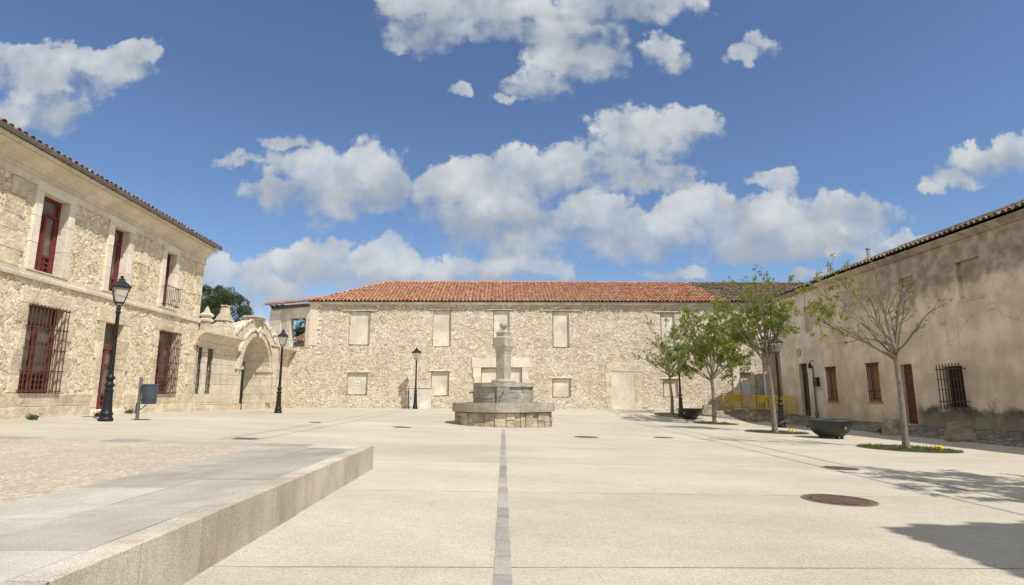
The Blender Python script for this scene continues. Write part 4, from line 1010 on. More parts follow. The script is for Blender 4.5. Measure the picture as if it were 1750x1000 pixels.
mb = MB(); mb.wall(-2.25, 0, -.1, 3.9, [(-2.05,-1.3,.2,2.66,.3)], step=.08); mb.face([(-2.25,5,-.1),(-2.25,0,-.1),(-2.25,0,3.9),(-2.25,5,5.)]); mb.face([(0,5,-.1),(-2.25,5,-.1),(-2.25,5,5.),(0,5,5.)]); mb.build('wall', M['shade_rubble'], AN, smooth=50)
mb = MB(); a, b, c, d = (-2.05,-1.3,.3,2.66); mb.box(a-.05, a+.1, -.03, .26, c, d); mb.box(b-.1, b+.05, -.03, .26, c, d); mb.box(a+.1, b-.1, -.03, .26, d-.12, d+.05); fr = mb.build('door_frame', M['white_paint'], AN, smooth=0, bevel=.01)
plank_door(AN, (a+.1, b-.1, c, d-.12), 'dark_wood', .2, 4)
mb = MB(); tile_roof(mb, -2.3, .1, -.25, 3.95, R(12), 14, .235, .37, None, 61); mb.face([(-2.3,-.1,3.93),(.1,-.1,3.93),(.1,5.1,5.03),(-2.3,5.1,5.03)], (.2,.2)); mb.build('roof', M['old_tile'], AN, smooth=50)

# house beside the viewer whose roof corner shades the lower right of the plaza
SH = empty('corner_house', (6.4, 1.95, 0), 0, 'plaster house beyond the right edge, its roof corner shading the paving in front', 'building')
mb = MB(); HZ = 6.6
for p in ([(.3,-.3),(.3,-9)], [(9,-.3),(.3,-.3)], [(9,-9),(9,-.3)], [(.3,-9),(9,-9)]): (xa, ya), (xb, yb) = p; mb.face([(xa,ya,-.2),(xb,yb,-.2),(xb,yb,HZ),(xa,ya,HZ)])
mb.build('wall', M['house_plaster'], SH, smooth=0)
mb = MB(); tile_roof(mb, -9.3, 0., 0., HZ+.1, R(20), 12, .24, .37, None, 71); mb.v = [(-y_*-1, x_, z_) for x_, y_, z_ in mb.v]
mb.face([(.05,.0,HZ+.08),(.05,-9.3,HZ+.08),(4.6,-9.3,HZ+1.7),(4.6,0,HZ+1.7)]); mb.face([(9.3,-9.3,HZ+.08),(9.3,0,HZ+.08),(4.6,0,HZ+1.7),(4.6,-9.3,HZ+1.7)])
mb.build('roof', M['old_tile'], SH, smooth=50)
mb = MB()
for i in range(24): x = .12+i*.38; h = (x if x < 4.6 else 9.2-x)/4.6*1.62; mb.tube([(x-.1,.02+.1*(i % 2),HZ+.1+h),(x+.2,.02+.1*(i % 2),HZ+.13+h)], .09, 6)
mb.build('verge', M['old_tile'], SH, smooth=50)

# ================================================================== fountain
FX, FY = -.31, 21.7; FZ = gz(FX, FY)
F = empty('stone_fountain', (FX, FY, FZ-.02), 0, 'round grey granite fountain with a square pillar topped by a stone ball', 'fountain')
fz = -.23-.0+.0
F.scale = (1.055, 1.055, 1.035)
rn = random.Random(8)
mb = MB(); rb = 1.66
a = 0.
while a < 2*math.pi-.03:
    da = min(rn.uniform(.10, .25), 2*math.pi-a); n = 3; sp_ = rn.uniform(.14, .36)
    for (z0, z1) in (((-.06, .47),) if rn.random() < .3 else ((-.06, sp_), (sp_, .47)) if rn.random() < .7 else ((-.06, .12), (.12, .30), (.30, .47))):
        r1 = rb+rn.uniform(-.035, .03); r2 = r1+rn.uniform(-.015, .015)
        lo_ = [(r1*math.cos(a+.006+(da-.012)*i/n), r1*math.sin(a+.006+(da-.012)*i/n), z0+.006) for i in range(n+1)]+[((rb-.25)*math.cos(a+da*i/n), (rb-.25)*math.sin(a+da*i/n), z0+.006) for i in range(n, -1, -1)]
        up_ = [(r2*math.cos(a+.006+(da-.012)*i/n), r2*math.sin(a+.006+(da-.012)*i/n), z1-.006-rn.uniform(0, .012)) for i in range(n+1)]+[((rb-.25)*math.cos(a+da*i/n), (rb-.25)*math.sin(a+da*i/n), z1-.006) for i in range(n, -1, -1)]
        k = len(lo_); mb.mesh(lo_+up_, [tuple(reversed(range(k))), tuple(range(k, 2*k))]+[(i, (i+1) % k, k+(i+1) % k, k+i) for i in range(k)], uv=(a*1.7, z0+.1))
    a += da
mb.build('basin_wall', M['fountain_block'], F, smooth=25, bevel=.012)
mb = MB(); mb.lathe([(rb-.035, -.08), (rb-.035, .44)], 40); mb.build('basin_core', M['bollard_stone'], F, smooth=40)
mb = MB(); ns = 14
zt = 1.01+fz; zb_ = .715+fz
for i in range(ns):
    a0 = 2*math.pi*i/ns+.1; da = 2*math.pi/ns; q = [(1.755*math.cos(a0+.0015+(da-.003)*k/6), 1.755*math.sin(a0+.0015+(da-.003)*k/6)) for k in range(7)]; q += [(1.33*math.cos(a0+.002+(da-.004)*k/6), 1.33*math.sin(a0+.002+(da-.004)*k/6)) for k in range(6, -1, -1)]
    mb.prism(q, zb_, zt, uv=(i*.37, .15))
mb.build('basin_rim', M['fountain_granite'], F, smooth=30, bevel=.012)
mb = MB(); mb.lathe([(1.33,.5+fz),(1.32,.86+fz)], 40); 
wm = simple('water', (.03,.04,.035), .05, spec=.6)
mb.build('basin_water', wm, F, smooth=0)
# drum, its front panel and spout, capping slab
mb = MB(); rd = .98; z = .75+fz
for row, h in enumerate((.2, .2, .2, .22)):
    a = -1.0+row*.13
    while a < 2*math.pi-1.0+row*.13-.02:
        da = rn.uniform(.24, .42); n = 3; r1 = rd+rn.uniform(-.01, .012); q = [(r1*math.cos(a+.004+(da-.008)*i/n), r1*math.sin(a+.004+(da-.008)*i/n)) for i in range(n+1)]+[(.7*math.cos(a+da*i/n), .7*math.sin(a+da*i/n)) for i in range(n, -1, -1)]
        mb.prism(q, z+.003, z+h-.003, uv=(a, row*.3)); a += da
    z += h
mb.build('drum', M['fountain_granite'], F, smooth=25, bevel=.01)
mb = MB(); mb.lathe([(.955, .6+fz), (.955, 1.5+fz)], 30); mb.build('drum_core', M['bollard_stone'], F, smooth=40)
for an in (-math.pi/2, 0, math.pi/2, math.pi):
    mb = MB(); Mx = Matrix.Rotation(an+math.pi/2, 4, 'Z'); mb.box(-.21, .21, -1.03, -.8, .72+fz, 1.545+fz, uv=(an, .5), M=Mx); mb.build('spout_panel', M['fountain_granite'], F, smooth=0, bevel=.01)
for an in (-math.pi/2, math.pi):
    mb = MB(); Mx = Matrix.Rotation(an+math.pi/2, 4, 'Z'); mb.tube([Mx @ Vector((0,-1.,1.36+fz)), Mx @ Vector((0,-1.14,1.37+fz)), Mx @ Vector((0,-1.2,1.33+fz))], .018, 8)
    mb.build('spout', M['black_iron'], F)
mb = MB(); ns = 10
for i in range(ns):
    a0 = 2*math.pi*i/ns-.3; da = 2*math.pi/ns; q = [(1.05*math.cos(a0+.002+(da-.004)*k/5), 1.05*math.sin(a0+.002+(da-.004)*k/5)) for k in range(6)]+[(.3*math.cos(a0+da*k/5), .3*math.sin(a0+da*k/5)) for k in range(5, -1, -1)]
    mb.prism(q, 1.545+fz, 1.69+fz, uv=(i*.53, .7))
mb.build('drum_cap', M['fountain_granite'], F, smooth=30, bevel=.014)
mb = MB(); mb.lathe([(.0,1.691+fz),(.44,1.691+fz),(.47,1.74+fz),(.45,1.80+fz),(.36,1.82+fz),(.0,1.82+fz)], 8, ph=math.pi/8, cap=False); mb.build('pillar_foot', M['fountain_granite'], F, smooth=20, bevel=.02)
q = math.sqrt(2)
mb = MB(); mb.lathe([(.265,1.80+fz),(.265,2.73+fz),(.275,2.735+fz),(.275,2.76+fz),(.27,2.78+fz),(.345,2.98+fz),(.35,2.985+fz),(.35,3.29+fz),(.335,3.30+fz),(.26,3.34+fz),(.25,3.36+fz),(.255,3.44+fz),(.275,3.46+fz),(.275,3.485+fz),(.15,3.575+fz),(.07,3.60+fz),(.06,3.62+fz)], 4, ph=.12)
mb.build('pillar', M['fountain_granite'], F, smooth=15, bevel=.01)
mb = MB(); blob(mb, (0,0,3.75+fz), .148, n=20); mb.build('ball', M['fountain_granite'], F, smooth=180)

# ================================================================== street lamps
def make_lamp():
    t = empty('street_lamp', (0,0,0), 0, 'x', 'street lamp', 'black lantern lamp posts round the plaza')
    mb = MB(); pr = [(.165,0),(.17,.03),(.17,.07),(.145,.10),(.14,.16),(.155,.19),(.15,.21),(.125,.24),(.115,.35),(.095,.70),(.092,.74),(.11,.76),(.11,.79),(.085,.81),(.08,.86),(.115,.90),(.12,.93),(.085,.97),(.07,1.0),(.075,1.05),(.105,1.08),(.105,1.12),(.07,1.16),(.062,1.2)]
    mb.lathe(pr, 16); mb.build('pedestal', M['lamp_paint'], t, smooth=45)
    mb = MB(); mb.lathe([(.062,1.2),(.05,2.0),(.043,2.78),(.06,2.80),(.06,2.84),(.045,2.86),(.055,2.9),(.055,2.95),(.03,2.98),(.03,3.02)], 14); mb.build('shaft', M['lamp_paint'], t, smooth=45)
    mb = MB(); zb, zt, a, b = 3.08, 3.47, .10, .195
    for s1, s2 in ((1,1),(1,-1),(-1,1),(-1,-1)): mb.tube([(s1*a,s2*a,zb),(s1*b,s2*b,zt)], .011, 5); mb.tube([(0,0,2.99),(s1*a*.6,s2*a*.6,3.02),(s1*a,s2*a,zb)], .009, 5)
    for r_, z in ((a, zb), (b, zt)):
        for (p, q_) in (((-r_,-r_),(r_,-r_)),((r_,-r_),(r_,r_)),((r_,r_),(-r_,r_)),((-r_,r_),(-r_,-r_))): mb.tube([(p[0],p[1],z),(q_[0],q_[1],z)], .013, 5)
    cage = mb.build('lantern', M['lamp_paint'], t)
    mb = MB(); qq = [(-a,-a),(a,-a),(a,a),(-a,a)]; rr = [(-b,-b),(b,-b),(b,b),(-b,b)]
    for i in range(4): j = (i+1) % 4; mb.face([(qq[i][0],qq[i][1],zb),(qq[j][0],qq[j][1],zb),(rr[j][0],rr[j][1],zt),(rr[i][0],rr[i][1],zt)])
    mb.build('glass', M['lantern_glass'], cage, smooth=0)
    mb = MB(); mb.lathe([(.0,3.475),(.315,3.475),(.32,3.495),(.24,3.56),(.14,3.63),(.11,3.66),(.10,3.70),(.0,3.70)], 4, ph=math.pi/4, cap=False); mb.build('lamp_hood', M['lamp_paint'], t, smooth=20, bevel=.006)
    mb = MB(); mb.lathe([(.085,3.70),(.085,3.715),(.03,3.735),(.025,3.75),(.05,3.765),(.045,3.785),(.0,3.82)], 10, cap=False); mb.build('finial', M['lamp_paint'], t, smooth=45)
    return t
proto = make_lamp()
for i, (x, y, h, rz, lab) in enumerate([(-10.74,15.81,3.94,38,'black lantern lamp post nearest the camera, in front of the red house door'), (-9.84,25.1,3.55,20,'black lantern lamp post beside the arched stone gateway'),
        (-5.62,34.6,3.58,44,'black lantern lamp post in front of the pale metal utility cabinet'), (11.52,25.6,4.0,10,'black lantern lamp post partly hidden behind the bushy right-hand tree by the barriers'), (8.95,31.6,3.8,25,'black lantern lamp post rising behind the far bowl planter')]):
    o = proto if i == 0 else copy_tree(proto)
    o.location = (x, y, gz(x, y)-.005); o.rotation_euler.z = R(rz); s = h/3.82; o.scale = (s, s, s); o['label'] = lab

# ------------------------------------------------------------------ litter bin, stub post, cabinet
x, y = -10.5, 16.75
t = empty('litter_bin', (x, y, gz(x, y)), R(4), 'blue-grey litter bin hung on a steel post by the left house', 'litter bin')
mb = MB(); mb.tube([(0,0,-.02),(0,0,1.16),(0,0,1.2)], [.043,.043,.02], 12); mb.lathe([(.08,0),(.08,.012)], 12); mb.build('post', M['post_paint'], t)
mb = MB(); mb.lathe([(.0,.44),(.17,.44),(.185,.46),(.20,.95),(.215,.96),(.215,.99),(.195,1.0),(.19,.97),(.17,.5),(.0,.5)], 20, (.27, 0), cap=False); mb.build('bucket', M['bin_paint'], t, smooth=45)
mb = MB(); mb.tube([(.0,0,.26),(.08,0,.3),(.2,0,.42)], .015, 6); mb.box(.03, .1, -.05, .05, .9, .96); mb.box(.03, .1, -.05, .05, .52, .58); mb.build('bracket', M['post_paint'], t)
mb = MB()
for k in range(5): a = R(-150+30*k); mb.box(-.014, .014, -.202, -.186, .55, .57, M=Matrix.Translation((.27,0,0)) @ Matrix.Rotation(a+math.pi/2, 4, 'Z'))
mb.build('drain_hole', M['black_iron'], t, smooth=0)
x, y = -12.95, 20.6
t = empty('stub_post', (x, y, gz(x, y)), 0, 'short dark iron stub post against the plinth right of the red door', 'post')
mb = MB(); mb.lathe([(.05,-.02),(.05,.34),(.03,.37),(.0,.375)], 12, cap=False); mb.build('stub', M['black_iron'], t); mb = MB(); mb.lathe([(.07,0),(.07,.02)], 12); mb.build('foot_ring', M['black_iron'], t)
t = empty('utility_cabinet', B.matrix_basis @ Vector((6.8,-.02,.53)), R(.8), 'pale beige metal utility cabinet against the back wall', 'cabinet')
mb = MB(); mb.box(-.7, .7, -.4, 0, 0, 1.2); bd = mb.build('cabinet_body', M['cabinet_paint'], t, smooth=0, bevel=.01)
mb = MB(); mb.box(-.5, .38, -.415, -.4, .08, 1.14); mb.build('cabinet_door', M['cabinet_paint'], t, smooth=0, bevel=.004)
mb = MB(); mb.box(-.62, -.56, -.42, -.4, 0, 1.05); mb.build('conduit', M['post_paint'], t, smooth=0); mb = MB(); mb.box(-.74, .74, -.44, .0, 1.2, 1.24); mb.build('cabinet_lid', M['cabinet_paint'], t, smooth=0, bevel=.01)
mb = MB(); mb.box(-.46, -.43, -.435, -.415, .55, .65); mb.build('handle', M['black_iron'], t, smooth=0)

# ------------------------------------------------------------------ manhole covers
def cover(x, y, r, mat, label, square=False, rz=0.):
    nx = (gz(x+.3, y)-gz(x-.3, y))/.6; ny = (gz(x, y+.3)-gz(x, y-.3))/.6
    t = empty('manhole_cover', (x, y, gz(x, y)+.004), rz, label, 'manhole cover', 'covers let into the paving'); t.rotation_euler = (math.atan(ny), -math.atan(nx), rz)
    mb = MB()
    if square: mb.box(-r, r, -r, r, -.03, .0)
    else: mb.lathe([(r,-.03),(r,.0)], 36)
    if square: mb.box(-r+.04, r-.04, -r+.04, r-.04, -.0, .008)
    lid = mb.build('lid', M[mat], t, smooth=30)
    mb = MB()
    if not square:
        mb.lathe([(r*.86,.0),(r*.86,.006),(r*.82,.006),(r*.82,.0)], 36, cap=False)
        k = int(r/.06)
        for i in range(-k, k+1):
            w_ = math.sqrt(max(0, (r*.78)**2-(i*.06)**2)); mb.box(-w_, w_, i*.06-.015, i*.06+.015, .0, .006)
        mb.build('tread', M[mat], lid, smooth=0)
        mb = MB(); mb.lathe([(r,.003),(r+.025,.003),(r+.025,-.03),(r,-.03)], 36, cap=False); mb.build('seat_ring', M['grey_cover'], t, smooth=30)
    return t
cover(3.65, 6.84, .36, 'rust_cover', 'large rusty round cover nearest the camera in the right foreground')
cover(5.48, 10.15, .27, 'rust_cover', 'rusty round cover lying in the dappled tree shade', rz=.5)
cover(2.02, 16.3, .31, 'grey_cover', 'grey-brown round cover to the right of the fountain')
cover(-3.34, 18.2, .25, 'grey_cover', 'small brown round cover to the left of the fountain')
cover(-5.48, 12.35, .22, 'grey_cover', 'small square cover near the far edge of the platform', True, .2)
cover(4.25, 16.9, .25, 'grey_cover', 'pale round cover between the paired paving lines and the fountain')
cover(-6.2, 18.9, .18, 'grey_cover', 'tiny square cover by the left pair of paving lines', True, .1)

# ------------------------------------------------------------------ bowl planters
def planter(x, y, s, rz, label):
    t = empty('bowl_planter', (x, y, gz(x, y)), rz, label, 'planter', 'big round bowl planters in the tree row'); t.scale = (s, s, s); return t
p0 = planter(9.95, 18.75, 1., R(-12), 'large dark metal bowl planter between the two nearest trees')
mb = MB(); mb.lathe([(.0,.05),(.28,.05),(.36,.07),(.50,.18),(.59,.32),(.63,.49),(.635,.525),(.715,.535),(.725,.55),(.715,.568),(.60,.568),(.585,.54),(.58,.46),(.0,.46)], 40, cap=False); mb.build('bowl', M['bowl_paint'], p0, smooth=40)
mb = MB(); mb.lathe([(.0,.47),(.3,.50),(.578,.475)], 24, cap=False); mb.build('earth', M['soil'], p0, smooth=60)
for k in range(4):
    a = math.pi/4+k*math.pi/2; mb = MB(); mb.lathe([(.05,-.01),(.055,.02),(.05,.09)], 10, (.33*math.cos(a), .33*math.sin(a))); mb.build('foot', M['bowl_paint'], p0)
for a in (-math.pi/2+.35, -math.pi/2-1.75, -math.pi/2+2.3):
    mb = MB(); c, s_ = math.cos(a), math.sin(a); mb.tube([(c*.60,s_*.60,.34),(c*.68,s_*.68,.34)], .028, 10); lug = mb.build('lug', M['bowl_paint'], p0)
    mb = MB(); mb.tube([(c*.68,s_*.68,.34),(c*.70,s_*.70,.34)], .034, 10); mb.build('lug_cap', M['chrome_pipe'], lug)
p1 = copy_tree(p0); p1.location = (9.05, 30.4, gz(9.05, 30.4)); p1.rotation_euler.z = R(60); p1.scale = (.92,)*3; p1['label'] = 'dark metal bowl planter standing farther off beside the small far tree'

# ------------------------------------------------------------------ yellow plastic barriers
def barrier(x, y, rz, label):
    t = empty('crowd_barrier', (x, y, gz(x, y)+.01), rz, label, 'barrier', 'yellow plastic barriers in the corner'); return t
b0 = barrier(12.75, 33.6, R(2), 'yellow plastic barrier standing nearer the back wall, its slats seen against sunlit stone')
mb = MB(); W_, z0, z1 = .84, .24, .93
pts = [(-W_+.1,0,z0),(W_-.1,0,z0),(W_-.03,0,z0+.03),(W_,0,z0+.1),(W_,0,z1-.12),(W_-.03,0,z1-.04),(W_-.12,0,z1),(-W_+.12,0,z1),(-W_+.03,0,z1-.04),(-W_,0,z1-.12),(-W_,0,z0+.1),(-W_+.03,0,z0+.03),(-W_+.1,0,z0)]
mb.tube(pts, .032, 8); mb.build('frame', M['yellow_plastic'], b0, smooth=50)
mb = MB()
for k in range(11):
    x = -W_+.16+(2*W_-.32)*k/10
    if 3 < k < 7: mb.box(x-.02, x+.02, -.018, .018, z0, z0+.33)
    else: mb.box(x-.024, x+.024, -.018, .018, z0, z1)
mb.build('slats', M['yellow_plastic'], b0, smooth=0)
mb = MB(); mb.box(-.24, .24, -.03, .03, .57, .9); mb.box(-.2, .2, -.036, .036, .61, .86); mb.build('plate', M['yellow_plastic'], b0, smooth=0, bevel=.008)
for s in (-1, 1):
    mb = MB(); mb.tube([(s*.5,0,.24),(s*.5,0,.06)], .03, 8); mb.mesh([(s*.5-.07,-.26,0),(s*.5+.07,-.26,0),(s*.5+.07,.26,0),(s*.5-.07,.26,0),(s*.5-.04,-.05,.1),(s*.5+.04,-.05,.1),(s*.5+.04,.05,.1),(s*.5-.04,.05,.1)], [(0,3,2,1),(4,5,6,7),(0,1,5,4),(1,2,6,5),(2,3,7,6),(3,0,4,7)]); mb.build('foot', M['yellow_plastic'], b0)
b1 = copy_tree(b0); b1.location = (13.75, 32.6, gz(13.75, 32.6)+.01); b1.rotation_euler.z = R(-38); b1['label'] = 'yellow plastic barrier set at an angle in front of the shaded annex door'
b2 = copy_tree(b0); b2.location = (14.35, 31.7, gz(14.35, 31.7)+.01); b2.rotation_euler.z = R(-58); b2['label'] = 'yellow plastic barrier turned almost edge-on, closest to the pale plaster house'

# ------------------------------------------------------------------ guard stones
def stone(x, y, wx, wy, h, seed, label, dark=False):
    rn = random.Random(seed); t = empty('guard_stone', (x, y, gz(x, y)-.03), rn.uniform(-.4, .4), label, 'stone', 'rough guard stones edging the cobbles')
    bm = bmesh.new(); bmesh.ops.create_cube(bm, size=1); bmesh.ops.subdivide_edges(bm, edges=bm.edges[:], cuts=5, use_grid_fill=True)
    for v in bm.verts:
        z = v.co.z+.5; k = 1-.26*z
        n = Vector(v.co).normalized()*.5; r = .72+rn.uniform(-.02, .02); p = v.co.lerp(n*1.25, .05)
        f = .06*math.sin(7*p.x+seed)+.05*math.sin(9*p.y+2*seed)+.05*math.sin(8*p.z+seed*3)+rn.uniform(-.022, .022)
        v.co = Vector((p.x*wx*k*(1.12+f), p.y*wy*k*(1.12+f), max(0, (p.z+.5))*h*(1+f*.6)))
    me = bpy.data.meshes.new('rough_block'); bm.to_mesh(me); bm.free(); me.uv_layers.new(name='UVMap'); me.materials.append(M['bollard_stone'])
    me.polygons.foreach_set('use_smooth', [True]*len(me.polygons)); o = bpy.data.objects.new('rough_block', me); col.objects.link(o); o.parent = t
    return t
stone(13.1, 17.55, .62, .55, .54, 1, 'large squared guard stone at the right edge, beyond the nearest tree')
stone(12.97, 20.4, .42, .55, .52, 2, 'upright guard stone half hidden by the nearest tree trunk')
stone(10.45, 31.9, .62, .5, .56, 3, 'dark boulder beside the trunk of the leafiest tree')
stone(11.2, 32.2, .4, .4, .25, 4, 'low flat dark stone just right of the leafiest tree')
stone(12.3, 30.2, .52, .5, .42, 5, 'rounded pale stone in front of the yellow barriers')
stone(12.95, 28.5, .5, .5, .48, 6, 'rough stone just right of the lamp behind the bushy tree')

# ================================================================== trees
def clump(mb, p, size, rn, droop=.5, n=5, uvk=0.):
    ax = Vector((rn.uniform(-1,1), rn.uniform(-1,1), rn.uniform(-.2,.9))).normalized()
    a = ax.orthogonal().normalized(); b = ax.cross(a); ph = rn.uniform(0, 6.28)
    for k in range(n):
        an = ph+2*math.pi*k/n+rn.uniform(-.3, .3); d = (a*math.cos(an)+b*math.sin(an)+ax*rn.uniform(.0,.5)-Vector((0,0,droop*rn.uniform(.4,1.2)))).normalized()
        s = d.cross(ax); 
        if s.length < .1: continue
        s.normalize(); L = size*rn.uniform(.7, 1.25); w_ = L*.22; up = s.cross(d)*L*.08
        q = [p, p+d*L*.5+s*w_+up, p+d*L-Vector((0,0,L*.12)), p+d*L*.5-s*w_+up]
        mb.mesh(q, [(0,1,2),(0,2,3)], (rn.random(), rn.random()))
def bez(a, b, c, t): return a*(1-t)**2+b*2*t*(1-t)+c*t*t
def tree(seed, base, fork, rt, cen, rad, nl, leaffn, lsize, label, lean=(0,0), cat='tree', mat='spring_leaf', nsub=7, ntw=3, lift=.5, group='young street trees in the right-hand row'):
    rn = random.Random(seed); x, y = base; t = empty('street_tree', (x, y, gz(x, y)-.04), 0, label, cat, group)
    tb = MB(); lb = MB(); cen = Vector(cen); rad = Vector(rad)
    top = Vector((lean[0], lean[1], fork))
    pts = []; rr = []
    for i in range(9): u = i/8; pts.append(Vector((lean[0]*u+.025*math.sin(u*5+seed), lean[1]*u+.02*math.cos(u*4+seed), fork*u))); rr.append(rt*(1.18-.45*u if u > .08 else 1.45))
    tb.tube(pts, rr, 10); top = pts[-1]
    leaves = []; ld = Vector((cen.x*.45+lean[0]*.5, cen.y*.45, cen.z+rad.z*.55))
    lp = [bez(top, Vector((top.x, top.y, (top.z+ld.z)/2)), ld, k/8)+Vector((rn.uniform(-.03,.03), rn.uniform(-.03,.03), 0))*(1 if 0 < k < 8 else 0) for k in range(9)]
    tb.tube(lp, [rt*.72*(1-.88*k/8) for k in range(9)], 8, cap=False)
    def grow(start, r0, d, L, lev):
        # slightly wandering branch
        n = 5; p = start.copy(); ps = [p.copy()]; dd = d.normalized()
        for i in range(n):
            dd = (dd+Vector((rn.uniform(-.16,.16), rn.uniform(-.16,.16), rn.uniform(-.06,.16)))).normalized(); p = p+dd*L/n; ps.append(p.copy())
        tb.tube(ps, [r0*(1-.6*i/n) for i in range(n+1)], 5 if lev < 2 else 4, cap=False); return ps
    for i in range(nl):
        az = 2*math.pi*(i+rn.uniform(-.25,.25))/nl*1.0+seed; el = rn.uniform(-.25, .75) if i % 3 else rn.uniform(.6, 1.2)
        tgt = cen+Vector((rad.x*math.cos(az)*math.cos(el), rad.y*math.sin(az)*math.cos(el), rad.z*math.sin(el)))*rn.uniform(.86, 1.05)
        hl = (rn.uniform(0, .5)**1.3)*(1.4 if el > .5 else 1.)*4; st = lp[int(hl)].lerp(lp[int(hl)+1], hl-int(hl))-Vector((0,0,.04)); 
        mid = st.lerp(tgt, .5)+Vector((0,0,lift*rn.uniform(-.1,.5)*(1 if el < .5 else .2))); 
        mid = mid*.55+(st+(tgt-st)*.5)*.45
        n = 9; ps = [bez(st, mid, tgt, k/n)+Vector((rn.uniform(-.03,.03), rn.uniform(-.03,.03), rn.uniform(-.03,.03)))*(1 if 0 < k < n else 0) for k in range(n+1)]
        r0 = rt*rn.uniform(.26, .42); tb.tube(ps, [r0*(1-.82*(k/n)**.8)+.004 for k in range(n+1)], 6, cap=False)
        L = (tgt-st).length
        for k in range(nsub):
            u = rn.uniform(.28, 1.); i0 = min(n-1, int(u*n)); p = ps[i0].lerp(ps[i0+1], u*n-i0); td = (ps[i0+1]-ps[i0]).normalized()
            out = (p-cen); out = Vector((out.x/rad.x, out.y/rad.y, out.z/rad.z)); out = out.normalized() if out.length > .01 else td
            d = (td*.8+Vector((rn.gauss(0,.6), rn.gauss(0,.6), rn.gauss(.15,.5)))+out*.25)
            sub = grow(p, r0*(1-.75*u)*.6+.004, d, L*rn.uniform(.22, .42)*(1.15-.5*u), 1)
            leaves.append((sub[-1], 1.)); 
            for w in range(ntw):
                q = sub[rn.randint(1, 5)]; d2 = (sub[-1]-sub[0]).normalized()*.6+Vector((rn.gauss(0,.6), rn.gauss(0,.6), rn.gauss(.2,.5)))
                tw = grow(q, .006, d2, L*rn.uniform(.08, .18), 2); leaves += [(tw[-1], 1.), (tw[3], .6)]
        leaves.append((ps[-1], 1.))
    for p, wgt in leaves:
        dn, sz = leaffn((p.x-cen.x)/rad.x, (p.y-cen.y)/rad.y, (p.z-cen.z)/rad.z, rn)
        k = dn*wgt; m = int(k)+(1 if rn.random() < k-int(k) else 0)
        for _ in range(m):
            clump(lb, p+Vector((rn.gauss(0,.07), rn.gauss(0,.07), rn.gauss(0,.07))), lsize*sz, rn)
    tb.build('trunk', M['bark'], t, smooth=60); lb.build('crown', M[mat], t, smooth=0); return t
# nearest: almost bare, a few fresh leaves on its left side
def lf4(x, y, z, rn): return ((2.3 if x < -.35 else .9 if x < .1 else .7)*(1.2 if z < .5 else .5), .95 if x < -.3 else .5)
tree(11, (9.84, 15.0), 2.25, .072, (-.8, .0, 3.35), (1.7, 1.4, 1.45), 14, lf4, .12, 'nearest young tree, almost bare with a few leaves on its left side', (-.06, 0), nsub=7, ntw=1, mat='bronze_leaf', lift=.2)
def lf3(x, y, z, rn): return (3.4 if z < .5 else 1.4, .78)
tree(5, (9.45, 21.5), 2.45, .082, (-.42, .0, 3.85), (1.35, 1.35, 1.5), 14, lf3, .125, 'slender green tree beside the big bowl planter, taller than its neighbours', (-.1, 0), nsub=6, ntw=3, mat='spring_leaf', lift=.6)
def lf2(x, y, z, rn): return (4.6 if z < .6 else 3.2, .78)
tree(23, (9.5, 28.0), 2.0, .084, (-.1, .0, 3.6), (2.05, 1.8, 1.85), 17, lf2, .135, 'leafiest rounded green tree, standing left of the yellow barriers', (-.05, 0), nsub=7, ntw=3, lift=.6)
def lf1(x, y, z, rn): return ((1.0 if x < -.1 else 2.4)*(1 if z < .6 else .7), .8)
tree(31, (8.6, 32.0), 2.0, .078, (-.15, .0, 3.5), (1.75, 1.4, 1.7), 11, lf1, .115, 'farthest and smallest tree of the row, thin leaves, by the far bowl planter', (-.05, 0), nsub=6, ntw=2, lift=.6)
def lf5(x, y, z, rn): return (3.6, 1.05)
tree(47, (9.2, 6.2), 2.3, .09, (.0, .1, 4.0), (2.2, 1.6, 1.3), 13, lf5, .13, 'street tree just beyond the right edge whose dappled shade falls on the paving', (-.05, 0), nsub=6, ntw=3, lift=.5)

